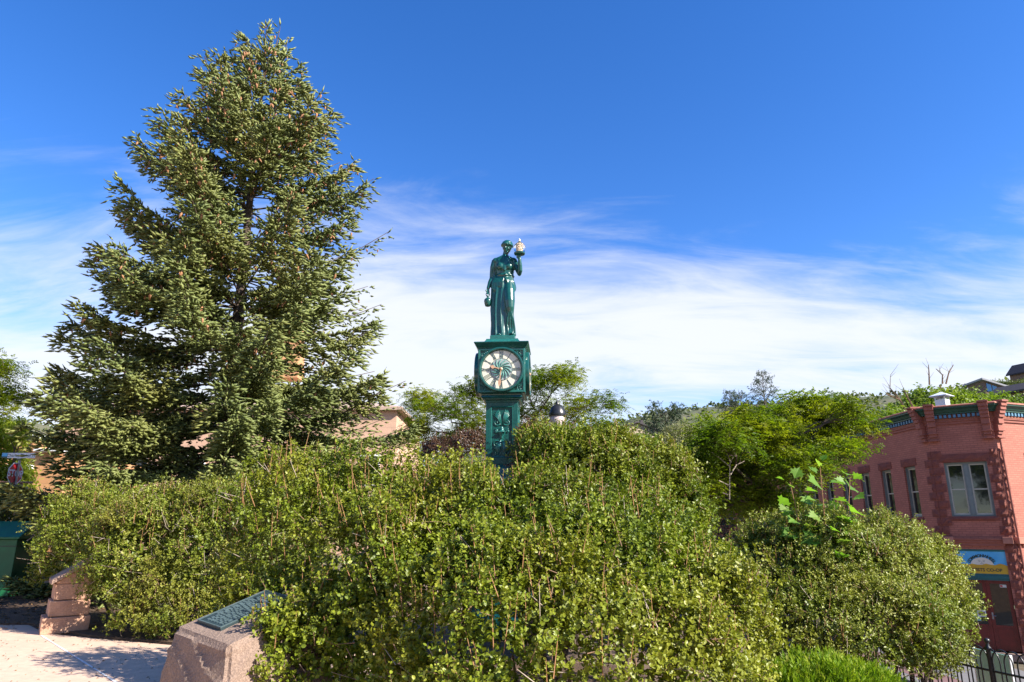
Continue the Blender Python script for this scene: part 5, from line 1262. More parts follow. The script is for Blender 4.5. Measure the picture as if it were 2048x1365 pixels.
blade('white street name sign reading Charles Parker Pl', 4, 71, 911.5, 19.6, .145, 'Charles Parker Pl', True)
# wooden frame of leaning posts beside the sign
rk = at(37, 990, 20.5); rp = thing('post_frame', 'rusty brown post and crossbar frame behind the stop sign', 'frame', (rk.x, rk.y, 0))
MB().tube([(rk.x, rk.y, -.1), (rk.x + .02, rk.y, zat(966, 20.5))], .045, 8).build('post', 'post_rust', rp, smooth=True)
MB().tube([(at(-30, 965, 20.5).x, rk.y - .06, zat(964, 20.5)), (at(68, 965, 20.5).x, rk.y - .06, zat(966, 20.5))], .028, 8).build('crossbar', 'post_rust', rp, smooth=True)

# ------------------------------------------------------------------ street lamp behind the clock
lp = at(1115, 830, 18.5); lg = gh(lp.x, lp.y)
lm = thing('street_lamp', 'street lamp with black domed cap and pale globe behind shrubs', 'street lamp', (lp.x, lp.y, lg), local=True)
zq = lambda py: zat(py, 18.5) - lg
MB().lathe([(.17, 0), (.17, .3), (.12, .4), (.075, .5), (.06, .8), (.05, zq(880)), (.09, zq(872)), (.12, zq(866))], (0, 0, 0), 14).build('post', 'black_iron', lm, smooth=True)
MB().lathe([(.12, zq(866)), (.19, zq(855)), (.215, zq(842)), (.20, zq(832))], (0, 0, 0), 20).build('globe', 'lamp_glass', lm, smooth='all')
MB().lathe([(.235, zq(833)), (.24, zq(830)), (.235, zq(827)), (.21, zq(822)), (.17, zq(815)), (.10, zq(810.5)), (.055, zq(809)), (.045, zq(806)), (.018, zq(802)), (0, zq(799))], (0, 0, 0), 24).build('cap', 'black_iron', lm, smooth=True)

# ------------------------------------------------------------------ hoop-topped fence, mint panel
fc = thing('hoop_fence', 'black iron hoop topped fence on the retaining wall', 'fence', (fo.x, fo.y, -.72))
fb = Vector((5.56, 8.63, 0)); gz_ = -.72
def fp(s, z): return Vector((5.56 - .258 * s, 8.63 + .966 * s, z))
ztop_f = zat(1296, 8.63); sp_ = .152
hoop = MB()
o0 = fp(0, 0)
hw = sp_ * .82
arcp = [fp(-hw, gz_ + .03) - o0, fp(-hw, ztop_f - hw * 1.15) - o0] + [fp(-hw * math.cos(a), ztop_f - hw * 1.15 + hw * 1.15 * math.sin(a)) - o0 for a in np.linspace(.25, 2.9, 11)] + [fp(hw, ztop_f - hw * 1.15) - o0, fp(hw, gz_ + .03) - o0]
hoop.tube(arcp, .0085, 6); hme = hoop.mesh('hoop'); hme.shade_smooth()
for i in range(-14, 30):
    o = link_mesh('hoop', hme, 'black_iron', fc); o.location = fp(i * sp_, 0) - org(fc) + Vector((0, 0, 0)); o.location.x += (i % 2) * .006
for zz_ in (zat(1342, 8.63), gz_ + .14): MB().tube([fp(-2.3, zz_), fp(4.5, zz_)], .014, 6).build('rail', 'black_iron', fc)
pm = MB(); pm.lathe([(.036, gz_), (.036, gz_ + .05), (.026, gz_ + .06), (.026, zat(1302, 8.63)), (.034, zat(1300, 8.63)), (.034, zat(1295, 8.63)), (.018, zat(1292, 8.63)), (.020, zat(1289, 8.63)), (.014, zat(1287, 8.63)), (.030, zat(1283.5, 8.63)), (.034, zat(1281, 8.63)), (.026, zat(1278, 8.63)), (0, zat(1276, 8.63))], (0, 0, 0), 14)
pme = pm.mesh('post'); pme.shade_smooth()
for s_ in (-2.28, 0.0, 2.28, 4.5):
    o = link_mesh('post', pme, 'black_iron', fc); p = fp(s_, 0); o.location = (p.x - fo.x, p.y - fo.y, .72)
# pale green board on the street side of the fence
bp = [at(1947, 1296, 10.2), at(2018, 1307, 9.6)]
mpn = thing('mint_board', 'glossy pale mint green board standing behind the hoop fence', 'board', (bp[0].x, bp[0].y, STREET))
e = Vector((bp[1].x - bp[0].x, bp[1].y - bp[0].y, 0)); Lb = e.length; e.normalize(); nv = Vector((e.y, -e.x, 0)); frb = Fr((bp[0].x, bp[0].y, 0), e, nv)
zt0, zt1 = bp[0].z, bp[1].z
MB().hexa([frb(0, .015, zt0 - .55), frb(Lb, .015, zt0 - .55), frb(Lb, -.015, zt0 - .55), frb(0, -.015, zt0 - .55), frb(0, .015, zt0), frb(Lb, .015, zt0), frb(Lb, -.015, zt0), frb(0, -.015, zt0)]).build('panel', 'mint_panel', mpn, bevel=.006)
mb = MB()
mb.fbox(frb, -.02, -.001, -.02, .02, zt0 - .6, zt0 + .01); mb.build('edge_trim', 'white_paint', mpn); MB().fbox(frb, Lb + .001, Lb + .02, -.02, .02, zt0 - .6, zt0 + .01).build('edge_trim', 'white_paint', mpn)
for u in (.1, Lb - .1): MB().tube([frb(u, -.05, STREET), frb(u, -.05, zt0 - .2)], .025, 8).build('leg', 'steel', mpn)
#@@PLANTS

# ------------------------------------------------------------------ the big blue spruce
ZT = np.array([(0, 3.7), (1.5, 4.3), (2.9, 4.6), (4.0, 4.7), (5.2, 4.55), (6.5, 4.25), (7.8, 3.95), (10.7, 3.25), (12.1, 2.5), (13.8, 1.45), (15.0, .72), (16.3, .2), (16.6, .1)])
rsp = lambda z: float(np.interp(z, ZT[:, 0], ZT[:, 1]))
sx_ = at(540, 40, 17.5).x
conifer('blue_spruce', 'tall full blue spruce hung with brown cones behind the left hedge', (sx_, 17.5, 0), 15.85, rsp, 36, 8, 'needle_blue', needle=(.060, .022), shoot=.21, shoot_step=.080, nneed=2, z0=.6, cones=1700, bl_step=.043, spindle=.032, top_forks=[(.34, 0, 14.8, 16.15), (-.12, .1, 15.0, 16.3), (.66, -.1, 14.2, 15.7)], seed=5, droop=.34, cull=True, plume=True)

# ------------------------------------------------------------------ shrubs
def B(px, py, Y, rx, ry, rz, w=1): p = at(px, py, Y); return (p.x, p.y, p.z, rx, ry, rz, w)
cb_ = [B(600, 1165, 8.0, .90, .9, 1.28), B(760, 1155, 7.7, .95, 1.0, 1.28), B(940, 1175, 7.1, .95, 1.05, 1.14), B(1110, 1190, 6.8, 1.0, 1.1, 1.12), B(1290, 1225, 6.7, .90, 1.05, 1.02), B(1400, 1260, 6.5, .66, .9, .82),
       B(1080, 1340, 5.65, 1.2, .95, .88, 1.2), B(800, 1300, 7.1, .75, .8, .85, 1.1), B(650, 1280, 7.6, .65, .75, .85, 1.1), B(1320, 1345, 5.85, .80, .85, .66, 1.2), B(565, 1260, 7.6, .50, .6, .80), B(555, 1320, 6.2, .26, .36, .50, 1.2), B(670, 1320, 6.5, .5, .5, .70), B(960, 1300, 5.95, .80, .75, .98, 1.1), B(810, 1250, 6.35, .55, .6, .98, 1.1)]
hedge('central_hedge', 'largest dense green hedge in front of the pillar clock', 'hedge', cb_, (0, 6.8, 0), 15500, .10, 8, .035, 'round', 'leaf_hedge', thick=.095, long_shoots=420, long_len=(.10, .26), twigs=.10, stems=22, lump=.17, lfreq=2.6, seed=1, zmin=.10, bare=160)
lb_ = [B(160, 1085, 12.5, .74, .8, 1.05), B(128, 1130, 12.7, .38, .6, .85), B(228, 1108, 12.2, .75, .8, 1.18), B(300, 1120, 11.4, .90, 1.0, 1.20), B(420, 1120, 11.3, .95, 1.0, 1.20), B(540, 1110, 11.3, .9, 1.0, 1.2), B(300, 1225, 10.9, .52, .5, .55, 1.2), B(400, 1230, 10.8, .8, .6, .5, 1.2), B(510, 1200, 10.8, .7, .6, .6)]
hedge('left_hedge', 'clipped hedge between the stone pier and the spruce', 'hedge', lb_, (-5.6, 11.5, 0), 15500, .10, 7, .040, 'diamond', 'leaf_hedge_dry', thick=.07, long_shoots=320, long_len=(.08, .2), twigs=.14, stems=16, lump=.13, lfreq=2.8, seed=2, zmin=.04, bare=420)
rb_ = [B(1575, 1180, 9.9, .72, .85, .90), B(1660, 1170, 9.9, .90, 1.0, .95), B(1750, 1170, 10.0, .88, 1.0, .97), B(1835, 1205, 10.1, .60, .85, .82), B(1640, 1270, 9.2, .80, .8, .70), B(1740, 1275, 9.2, .95, .85, .75), B(1850, 1280, 9.7, .46, .6, .62)]
hedge('right_hedge', 'rounded pale green hedge next to the hoop fence', 'hedge', rb_, (4.4, 9.7, gh(4.4, 9.7)), 16000, .09, 7, .038, 'diamond', 'leaf_hedge_pale', thick=.07, long_shoots=320, long_len=(.06, .16), twigs=.14, stems=16, lump=.17, lfreq=2.8, seed=4, bare=260)
mb_ = [B(1120, 940, 9.4, .60, .6, .58), B(1210, 955, 9.3, .62, .7, .60), B(1300, 1000, 9.2, .60, .7, .66), B(1350, 1040, 9.1, .40, .6, .56), B(1130, 1020, 9.0, .85, .7, .6), B(1260, 1080, 8.8, .9, .7, .7), B(1075, 905, 9.8, .28, .3, .34)]
hedge('clock_shrub', 'leafy shrub leaning against the right side of clock', 'shrub', mb_, (1.4, 9.3, gh(1.4, 9.3)), 8500, .10, 8, .044, 'diamond', 'leaf_hedge', thick=.07, long_shoots=170, long_len=(.10, .26), twigs=.15, stems=14, lump=.2, lfreq=2.8, seed=6, bare=60)
pb_ = [B(1075, 892, 10.6, .34, .4, .30), B(1135, 895, 10.5, .28, .35, .25), B(1062, 940, 10.0, .30, .3, .42), B(1150, 930, 10.1, .3, .3, .3)]
hedge('purple_shrub', 'purple leaved shrub behind the clock and the leafy shrub', 'shrub', pb_, (.5, 10.6, gh(.5, 10.6)), 1500, .10, 7, .034, 'diamond', 'leaf_purple', thick=.07, stems=8, seed=7, long_shoots=60, long_len=(.1, .2))
pb2 = [B(935, 900, 12.6, .42, .4, .30), B(880, 915, 12.6, .4, .4, .3)]
hedge('low_purple_shrub', 'small purple leaved shrub left of the clock column', 'shrub', pb2, (-1.2, 12.6, gh(-1.2, 12.6)), 800, .10, 7, .034, 'diamond', 'leaf_purple', thick=.07, stems=6, seed=8)
db_ = [B(5, 1035, 17.6, .9, .7, .55), B(48, 1028, 17.9, .55, .6, .45), B(-70, 1030, 17.9, .9, .7, .6)]
hedge('dark_shrub', 'dark low shrub behind the green cabinet', 'shrub', db_, (-13.2, 17.8, 0), 1800, .16, 7, .06, 'diamond', 'leaf_dark', thick=.1, stems=8, seed=9)
# juniper: upright feathery sprays
jb = [B(1640, 1400, 6.7, .46, .45, .24), B(1572, 1405, 6.6, .28, .35, .20), B(1725, 1415, 6.7, .30, .4, .20), B(1665, 1385, 6.9, .3, .3, .24)]
jr = thing('juniper', 'bright green feathery juniper at the foot of the right hedge', 'shrub', (3.0, 6.7, gh(3.0, 6.7)))
P, N_, D = sample_blobs(jb, 2600, .07, .38, 5, 3)
dr = unit(N_ * .55 + np.array([.1, 0, .9]) + RNG.normal(size=P.shape) * .42); ln = RNG.uniform(.08, .20, len(P)); nn = 16
tk = (np.arange(nn) + .5)[None] / nn; an = RNG.uniform(0, 6.28, (len(P), nn)); s1 = unit(np.cross(dr, RNG.normal(size=dr.shape))); s2 = np.cross(dr, s1)
rv = s1[:, None] * np.cos(an)[..., None] + s2[:, None] * np.sin(an)[..., None]
NP = P[:, None] + dr[:, None] * (tk * ln[:, None])[..., None]; NA = unit(rv * .55 + dr[:, None]); NN = np.cross(NA, rv) + .2 * RNG.normal(size=NA.shape)
leaf_obj('sprays', NP.reshape(-1, 3), NA.reshape(-1, 3), NN.reshape(-1, 3), np.repeat(.045, NP.size // 3), np.repeat(.045, NP.size // 3), 'needle', (RNG.random((len(P), 1)) * .6 + .4 * tk).ravel(), 'needle_bright', jr)
mb = MB()
for i in range(10):
    bq = jb[i % 4]; d = rand_dirs(1)[0]; mb.tube([(bq[0], bq[1], gh(bq[0], bq[1]) - .05), (bq[0] + d[0] * .2, bq[1] + d[1] * .2, bq[2]), (bq[0] + d[0] * .3, bq[1] + d[1] * .3, bq[2] + .15)], [.02, .012, .005], 5)
mb.build('stems', 'trunk', jr)

# ------------------------------------------------------------------ honey locusts with pinnate fronds
def locust(name, label, base, blobs, ncl, nfr, m, top, flen=(.15, .27), leaf=.06, trunk_r=.11, seed=0, npair=5, dead=None):
    root = thing(name, label, 'tree', base); mb = MB(); nodes = tree_blobs(base, blobs, trunk_r, top, mb, .12)
    mb.build('trunk', 'trunk', root, smooth=True)
    C, N_, D = sample_blobs(blobs, ncl, .20, .26, 2.0, seed, back=.6, prune=.62, hole=.45)
    # twig from each cluster back towards its lobe
    cen = np.array([b_[:3] for b_ in blobs]); k = np.argmin(((C[:, None] - cen[None]) ** 2).sum(-1), 1)
    sticks('twigs', C + (cen[k] - C) * .6, C, .010, .004, 'trunk', root)
    c = np.repeat(C, nfr, 0); nrm = np.repeat(N_, nfr, 0); n = len(c)
    st_ = c + RNG.normal(size=c.shape) * np.array([.16, .16, .08])
    d = unit(nrm * .45 + RNG.normal(size=c.shape) * np.array([.8, .8, .28]) + np.array([0, 0, .10]))
    L = RNG.uniform(*flen, n); t_ = (np.arange(npair) + .7) / npair
    sid = unit(np.cross(d, np.array([0, 0, 1.]) + .35 * RNG.normal(size=d.shape))); upv = np.cross(sid, d)
    P = st_[:, None] + d[:, None] * (t_[None, :, None] * L[:, None, None]) - np.array([0, 0, 1.]) * (t_[None, :, None] ** 2 * L[:, None, None] * .45)
    tint = np.repeat(np.clip(.5 + .5 * fbm(C, 1.4, seed + 2, 2) + RNG.normal(0, .18, len(C)), 0, 1), nfr)
    PP, AA, NNn, RR = [], [], [], []
    for sg in (-1, 1):
        PP.append(P); AA.append(sid[:, None] * sg + d[:, None] * .45 - np.array([0, 0, .25]) + .15 * RNG.normal(size=P.shape)); NNn.append(np.broadcast_to(upv[:, None], P.shape) + .3 * RNG.normal(size=P.shape)); RR.append(tint[:, None] * .7 + .3 * RNG.random(P.shape[:2]))
    PP, AA, NNn, RR = [np.concatenate([x.reshape(-1, x.shape[-1]) if x.ndim == 3 else x.ravel() for x in q]) for q in (PP, AA, NNn, RR)]
    leaf_obj('crown', PP, unit(AA), unit(NNn), leaf * RNG.uniform(.8, 1.2, len(PP)), np.full(len(PP), leaf * .62), 'diamond', RR, m, root)
    return root
def BP(lst, Y0, spread, seed):   # lobes from photo outlines, given a depth of their own
    rr = random.Random(seed); out = []
    for (px, py, rx, ry) in lst:
        Y = Y0 + rr.uniform(-spread, spread); d = (at(px, py, Y) - Vector((0, 0, EYE))).length; s = d / F * .95
        out.append(B(px, py, Y, rx * s, (rx * .8 + ry * .2) * s, ry * s))
    return out
la = BP([(1125, 765, 58, 42), (1075, 790, 50, 48), (1195, 812, 52, 26), (1150, 830, 55, 36), (1050, 845, 60, 40), (945, 800, 42, 42), (905, 835, 60, 36), (850, 812, 42, 34), (840, 860, 40, 30), (975, 860, 60, 34), (1190, 862, 46, 24), (925, 885, 80, 30), (815, 885, 30, 25)], 20, 1.3, 3)
lx = at(1010, 900, 20)
locust('honey_locust', 'feathery honey locust tree spreading behind the pillar clock', (lx.x, 20.2, gh(lx.x, 20.2)), la, 560, 13, 'leaf_locust', (lx.x + .05, 20.2, zat(905, 20.2)), seed=1)
lb2 = BP([(1420, 868, 46, 40), (1480, 852, 46, 36), (1545, 850, 48, 36), (1600, 824, 44, 32), (1660, 826, 44, 34), (1700, 855, 46, 36), (1455, 890, 62, 44), (1540, 885, 66, 44), (1630, 880, 66, 44), (1430, 945, 50, 44), (1510, 950, 62, 46), (1600, 945, 62, 40), (1680, 905, 46, 30), (1405, 990, 40, 40), (1480, 1015, 56, 36), (1560, 1010, 56, 34), (1705, 820, 24, 26), (1390, 930, 36, 36)], 17.3, 1.2, 5)
lx = at(1520, 1010, 17.4)
lt = locust('yellow_locust', 'wide yellow green locust tree in front of the brick building', (lx.x, 17.4, gh(lx.x, 17.4)), lb2, 800, 13, 'leaf_locust', (lx.x - .1, 17.4, zat(1005, 17.4)), seed=4, trunk_r=.14, leaf=.085, npair=4, flen=(.16, .30))
mb = MB()
for pts in (((1456, 1000), (1456, 960), (1460, 930), (1470, 905)), ((1460, 935), (1440, 915), (1420, 905)), ((1458, 950), (1475, 930), (1490, 922)), ((1455, 990), (1442, 985)), ((1462, 925), (1452, 905), (1445, 890)), ((1456, 970), (1436, 962))):
    pp = [at(x + random.uniform(-2, 2), y, 16.2) + Vector((0, random.uniform(-.1, .1), 0)) for x, y in pts]; mb.tube(pp, [.013 - .002 * i for i in range(len(pp))], 5)
tag(mb.build('dead_branches', 'dead_wood', lt), kind='stuff')
le = BP([(-25, 760, 50, 34), (-45, 800, 60, 34), (10, 745, 26, 22), (14, 795, 30, 20), (-5, 822, 30, 16)], 15.5, .6, 9)
locust('edge_locust', 'thin locust branches reaching over the stop sign corner', (-15.5, 15.6, 0), le, 130, 11, 'leaf_locust', (-14.6, 15.6, 3.6), seed=8)

# ------------------------------------------------------------------ sapling with large lobed leaves
sp0 = at(1650, 1075, 9.2); sap = thing('maple_sapling', 'young sapling with large lobed leaves poking above right hedge', 'sapling', (sp0.x, sp0.y, gh(sp0.x, sp0.y)))
tips = [(1640, 935), (1700, 955), (1580, 965)]
outl = [(0, 0), (.10, -.10), (.30, -.26), (.22, -.42), (.46, -.40), (.58, -.52), (.62, -.26), (.78, -.30), (.76, -.12), (1.0, 0), (.76, .12), (.78, .30), (.62, .26), (.58, .52), (.46, .40), (.22, .42), (.30, .26), (.10, .10)]
lme = bpy.data.meshes.new('leaf'); lv = [(x, y, abs(y) * .25 - .12 * x * x) for x, y in outl] + [(.45, 0, -.03)]
lme.from_pydata(lv, [], [(18, k, (k + 1) % 18) for k in range(18)])
ra = lme.attributes.new('rnd', 'FLOAT', 'POINT'); ra.data.foreach_set('value', [.6] * 19)
lme2 = lme.copy(); lme2.attributes['rnd'].data.foreach_set('value', [.15] * 19); lme3 = lme.copy(); lme3.attributes['rnd'].data.foreach_set('value', [.95] * 19)
for ti, (tx, ty) in enumerate(tips):
    tp_ = at(tx, ty, 9.2 + .15 * ti); bt = Vector((sp0.x + .12 * (ti - 1), sp0.y + .1, gh(sp0.x, sp0.y)))
    md_ = bt.lerp(tp_, .55) + Vector((.06 * (1 - ti), 0, 0)); MB().tube([bt, md_, tp_], [.016, .011, .005], 6).build('stem', 'shoot_stem', sap, smooth=True)
    nlv = 24
    for i in range(nlv):
        t_ = .40 + .60 * (i / (nlv - 1)); p = md_.lerp(tp_, (t_ - .5) * 2) if t_ > .5 else bt.lerp(md_, .6 + (t_ - .4) * 4)
        az = i * 2.2 + ti + random.uniform(-.4, .4); el = random.uniform(-.35, .35) + (.7 if i > nlv - 4 else 0)
        ax = Vector((math.cos(az) * math.cos(el), math.sin(az) * math.cos(el), math.sin(el))); pet = p + ax * random.uniform(.05, .13)
        sz = random.uniform(.18, .30) * (1 - .35 * (i > nlv - 4)); up_ = Vector((random.gauss(.45, .4), random.gauss(-.5, .4), .75)).normalized(); sd_ = up_.cross(ax).normalized(); nz_ = ax.cross(sd_)
        mx = frame_mtx(pet - org(sap), ax, sd_) @ Matrix.Diagonal((sz, sz, sz, 1))
        o = link_mesh('leaf', random.choice((lme, lme, lme2, lme3)), 'leaf_maple', sap); o.matrix_local = mx
        

# ------------------------------------------------------------------ trees and houses farther off
def small_conifer(name, label, px, pyt, Y, r, m='needle_dark', group=None, seed=1):
    p = at(px, pyt, Y); g0 = gh(p.x, Y); H = p.z - g0
    return conifer(name, label, (p.x, Y, g0), H, lambda z: max(.08, r * (1 - z / H) ** .85), max(20, int(H * 2.6)), 8, m, needle=(.11, .045), shoot=.30, shoot_step=.15, nneed=5, z0=H * .12, bl_step=.22, trunk_r=.16, seed=seed, group=group)
small_conifer('spruce', 'tall narrow dark spruce rising behind the yellow green locust', 1523, 738, 46, 4.6, seed=11)
small_conifer('spruce', 'shorter twin topped dark spruce behind the yellow locust, left trunk', 1458, 776, 52, 3.6, seed=12)
small_conifer('spruce', 'bushier dark spruce next to the tall narrow one', 1479, 778, 50, 4.2, seed=13)
pn_ = at(1330, 818, 62); ghp = gh(pn_.x, 62); HP = pn_.z - ghp
conifer('pine', 'broad blue green pine with rounded top behind the sage tree', (pn_.x, 62, ghp), HP, lambda z: float(np.interp(z / HP, [0, .35, .5, .75, .92, 1], [.8, 1.2, 2.3, 2.3, 1.5, .4])), 22, 7, 'needle_dark', needle=(.22, .07), shoot=.5, shoot_step=.3, nneed=8, z0=HP * .35, bl_step=.4, trunk_r=.2, seed=14)
def px_tree(name, label, lobes, Y, n, L, m, seed, group=None, tr=.12, slen=.35, thick=.25, cat='tree'):
    bl_ = BP(lobes, Y, .6, seed); bx_ = sum(b_[0] for b_ in bl_) / len(bl_); g0 = gh(bx_, Y)
    return broadleaf(name, label, (bx_, Y, g0), bl_, n, L, m, trunk_r=tr, group=group, seed=seed % 9, slen=slen, thick=thick, cat=cat, lfreq=1.4)
px_tree('sage_tree', 'grey green rounded tree beyond the leafy shrub', [(1350, 895, 48, 38), (1320, 915, 40, 34), (1385, 920, 34, 34), (1370, 870, 26, 20), (1345, 950, 40, 30)], 40, 1500, .12, 'leaf_sage', 21)
px_tree('green_tree', 'bright green tree between leafy shrub and the sage tree', [(1285, 905, 44, 30), (1310, 945, 44, 36), (1250, 880, 28, 20), (1345, 985, 30, 34)], 30, 1400, .10, 'leaf_mid', 22)
px_tree('yellow_tree', 'bright yellow green tree behind the stop sign', [(6, 905, 34, 46), (-20, 960, 50, 60), (18, 985, 34, 44), (40, 875, 18, 18), (-30, 890, 40, 40), (30, 1030, 34, 30)], 24, 2600, .12, 'leaf_yellowgreen', 23, tr=.16)
# hillside trees: a few shapes copied with their own size and turn
protos = []
for k, (m_, nb_) in enumerate((('leaf_mid', 7), ('leaf_mid', 6), ('leaf_dark', 6), ('leaf_sage', 6))):
    rr = random.Random(40 + k); bb_ = []
    for i in range(nb_): a = 6.283 * i / nb_; bb_.append((rr.uniform(.6, 1.9) * math.cos(a), rr.uniform(.6, 1.9) * math.sin(a), rr.uniform(2.6, 5.2), rr.uniform(1.0, 1.5), rr.uniform(1.0, 1.5), rr.uniform(.8, 1.3)))
    protos.append(broadleaf('hill_tree', ('rounded mid green tree on the hillside above brick building', 'spreading mid green tree on the hillside above brick building', 'dark olive tree on the hillside above the brick building', 'pale grey green tree on the hillside above brick building')[k], (0, 0, 0), bb_, 2600, .19, m_, trunk_r=.15, group='hillside trees of kind %s' % ('rounded', 'spreading', 'olive', 'pale')[k], seed=k, slen=.6, thick=.4, back=1.0, nl=6))
used = set()
def put_hill(k, px, pyt, Y, fat=1.0):
    p = at(px, pyt, Y); g0 = gh(p.x, Y); h = max(2.5, p.z - g0)
    o = protos[k] if k not in used else copy_tree(protos[k]); used.add(k)
    s = h / 7.0; o.location = (p.x, Y, g0 - .2); o.scale = (s * fat, s * fat, s); o.rotation_euler = (0, 0, random.uniform(0, 6.28))
for k, px, py, Y, ft in ((2, 1768, 812, 66, 1.1), (0, 1790, 800, 70, 1.2), (1, 1745, 832, 62, 1.2), (3, 1815, 795, 72, 1.1), (0, 1850, 765, 74, 1.15), (1, 1872, 775, 70, 1.1), (0, 1905, 768, 72, 1.25), (1, 1935, 764, 76, 1.3), (0, 1965, 800, 66, 1.2), (2, 1948, 757, 90, 1.0), (1, 2000, 800, 70, 1.2), (0, 2035, 812, 66, 1.2), (2, 2005, 745, 110, 1.4), (2, 2030, 742, 112, 1.4), (3, 2020, 765, 104, 1.3), (2, 1985, 757, 108, 1.3), (1, 1720, 836, 64, 1.1), (0, 1815, 806, 58, 1.3), (2, 1835, 792, 76, 1.2), (1, 1760, 826, 56, 1.2), (0, 1775, 822, 60, 1.4), (1, 1800, 812, 66, 1.4), (2, 1730, 838, 72, 1.4), (0, 1750, 822, 80, 1.4), (1, 1785, 806, 88, 1.4), (0, 1820, 792, 92, 1.4), (3, 1845, 786, 84, 1.3), (1, 1710, 840, 92, 1.5), (0, 1690, 848, 74, 1.4), (1, 1865, 782, 88, 1.4), (0, 1955, 775, 84, 1.3), (1, 1985, 785, 80, 1.3), (0, 2020, 790, 78, 1.3), (2, 1700, 842, 80, 1.2), (0, 1830, 805, 62, 1.1), (1, 1890, 800, 60, 1.1), (3, 1925, 800, 62, 1.0), (0, 2060, 790, 74, 1.2), (2, 2070, 750, 104, 1.4), (1, 1680, 850, 90, 1.2), (0, 1640, 862, 110, 1.2), (2, 1600, 870, 130, 1.3), (3, 1400, 880, 90, 1.2), (0, 1260, 880, 140, 1.2), (2, 1225, 878, 150, 1.2), (1, 1190, 880, 130, 1.2), (2, 1560, 872, 120, 1.3), (2, 1160, 872, 170, 1.3), (0, 1300, 884, 160, 1.3)):
    put_hill(k, px, py, Y, ft)
for k, (x, y, h) in enumerate(((-13, -16, 11), (-5, -21, 12), (3, -24, 12), (-20, -9, 10), (-9, -28, 14), (10, -32, 13))):
    o = copy_tree(protos[k % 3]); o.location = (x, y, -.2); o.scale = (h / 7, h / 7, h / 7); o.rotation_euler = (0, 0, k * 1.3); o.name = 'plaza_tree'
    tag(o, 'leafy plaza tree mirrored in the upper panes of brick building', 'tree', 'plaza trees mirrored in the windows')
def bare_tree(label, px, pyb, Y, segs):
    p = at(px, pyb, Y); r = thing('bare_tree', label, 'tree', (p.x, Y, gh(p.x, Y)), 'bare trees on the hillside'); mb = MB()
    mb.tube([(p.x, Y, gh(p.x, Y) - .2), p], [.16, .12], 6); mb.build('trunk', 'twig', r)
    for pts in segs:
        mb = MB(); pp = [at(x, y, Y) for x, y in pts]; mb.tube(pp, [max(.018, .10 - .03 * i) for i in range(len(pp))], 5)
        for q, q2 in zip(pp[:-1], pp[1:]):
            for _ in range(3): b0 = q.lerp(q2, random.random()); mb.tube([b0, b0 + Vector((random.uniform(-.9, .9), random.uniform(-.5, .5), random.uniform(.3, 1.1)))], [.022, .008], 4)
        mb.build('branch', 'twig', r)
bare_tree('bare grey tree with forked trunk above the brick cornice', 1812, 822, 60, [[(1812, 822), (1800, 800), (1780, 776), (1781, 750)], [(1826, 815), (1815, 795), (1808, 780)], [(1800, 800), (1790, 796), (1772, 788)]])
bare_tree('thin bare twigs rising over the rounded green tree', 1880, 770, 78, [[(1859, 770), (1858, 745), (1857, 730)], [(1885, 768), (1885, 750), (1872, 738)], [(1892, 768), (1898, 745), (1907, 730)]])
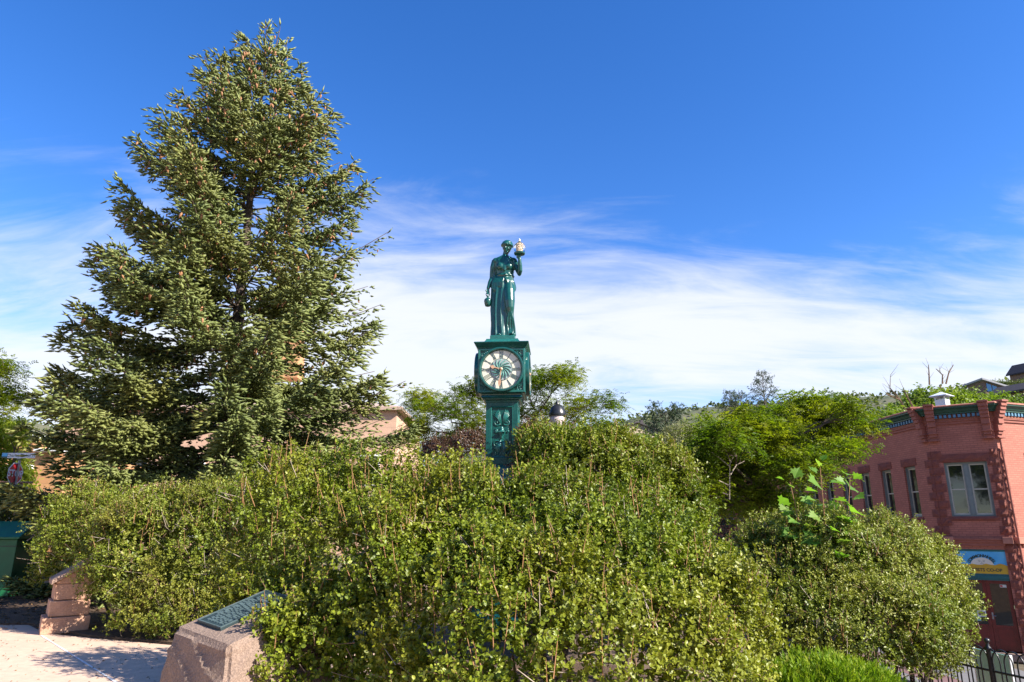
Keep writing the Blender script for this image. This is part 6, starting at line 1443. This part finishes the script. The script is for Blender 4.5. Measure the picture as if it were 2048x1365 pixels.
# houses on the hill
def gable_house(name, label, px, pyb, Y, w, d, h, roof_h, rz, wm, rm, shed=False, pane=None):
    p = at(px, pyb, Y); r = thing(name, label, 'house', (p.x, Y, gh(p.x, Y)), rotz=rz, local=True); z0 = min(-1, p.z - gh(p.x, Y) - 3) * 0 - 1; zb_ = p.z - gh(p.x, Y); hw = w / 2
    mb = MB(); f0 = [Vector((-hw, -d / 2, -1)), Vector((hw, -d / 2, -1)), Vector((hw, -d / 2, zb_ + h)), Vector((0 if not shed else -hw, -d / 2, zb_ + h + roof_h)), Vector((-hw, -d / 2, zb_ + h))]
    if shed: f0 = f0[:4]
    mb.prism(f0, [v + Vector((0, d, 0)) for v in f0]); mb.build('wall', wm, r)
    for a, b2 in (((-hw - .4, zb_ + h + (roof_h if shed else -.2)), (hw + .4 if shed else 0, zb_ + h + (-.15 if shed else roof_h))),) + ((() if shed else (((0, zb_ + h + roof_h), (hw + .4, zb_ + h - .2)),))):
        MB().hexa([Vector((x, y, z + dz)) for dz in (.02, .25) for (x, z), y in (((a[0], a[1]), -d / 2 - .5), ((b2[0], b2[1]), -d / 2 - .5), ((b2[0], b2[1]), d / 2 + .4), ((a[0], a[1]), d / 2 + .4))]).build('roof', rm, r)
    if pane:
        n = 3
        for i in range(n):
            x0, x1 = -hw + .25 + (w - .5) * i / n, -hw + .25 + (w - .5) * (i + 1) / n - .12
            zt_ = lambda x: zb_ + h + (roof_h * (hw - x) / w if shed else roof_h * .3) - .3
            MB().prism([Vector((x0, -d / 2 - .04, zb_ + .1)), Vector((x1, -d / 2 - .04, zb_ + .1)), Vector((x1, -d / 2 - .04, zt_(x1))), Vector((x0, -d / 2 - .04, zt_(x0)))], [Vector((x0, -d / 2 + .05, zb_ + .1)), Vector((x1, -d / 2 + .05, zb_ + .1)), Vector((x1, -d / 2 + .05, zt_(x1))), Vector((x0, -d / 2 + .05, zt_(x0)))]).build('pane', pane, r)
    return r
gable_house('hill_house', 'glass fronted house with sloping grey roof on the hillside', 1975, 790, 92, 2.6, 4, .55, 1.1, R(-6), 'house_brown', 'roof_grey', True, 'glass_blue')
gable_house('hill_house', 'brown gabled house below the dark roof on the hill', 2036, 803, 84, 3.0, 4, 1.0, .9, R(18), 'house_brown', 'roof_dark')
gable_house('hill_house', 'dark peaked roof house at the crest of the hill', 2056, 752, 118, 3.4, 4, .4, 1.7, R(20), 'house_brown', 'roof_dark')
rh = gable_house('valley_house', 'tan house with dark roof and chimneys in the distance', 1262, 868, 112, 7.0, 5, .3, 1.1, R(12), 'house_tan', 'roof_dark')
mb = MB(); zz = zat(868, 112) - gh(at(1262, 868, 112).x, 112); mb.box((1.9, 0, zz + 1.4), (.5, .5, 1.8)); mb.build('chimney', 'roof_dark', rh)
gable_house('valley_house', 'pale house behind the leafy shrub in the distance', 1215, 872, 118, 5.0, 5, .6, .9, R(-20), 'house_tan', 'roof_red')
# scrub on the distant hills
n = 3600; cx_ = np.concatenate([RNG.normal(-330, 130, n // 2), RNG.normal(60, 130, n // 2)]); cy_ = np.concatenate([RNG.normal(400, 90, n // 2), RNG.normal(310, 70, n // 2)])
k_ = 5; P = np.repeat(np.stack([cx_, cy_, ground_h(cx_, cy_)], 1), k_, 0) + RNG.normal(size=(n * k_, 3)) * np.array([.9, .9, .5]) + np.array([0, 0, .6])
tag(leaf_obj('hillside_scrub', P, rand_dirs(len(P)), unit(rand_dirs(len(P)) + np.array([0, -.5, .8])), RNG.uniform(1.2, 2.4, len(P)), RNG.uniform(1.4, 2.8, len(P)), 'diamond', np.repeat(RNG.random(n), k_), 'leaf_dark', None), 'scattered dark scrub covering the distant hills', 'scrub', kind='stuff')
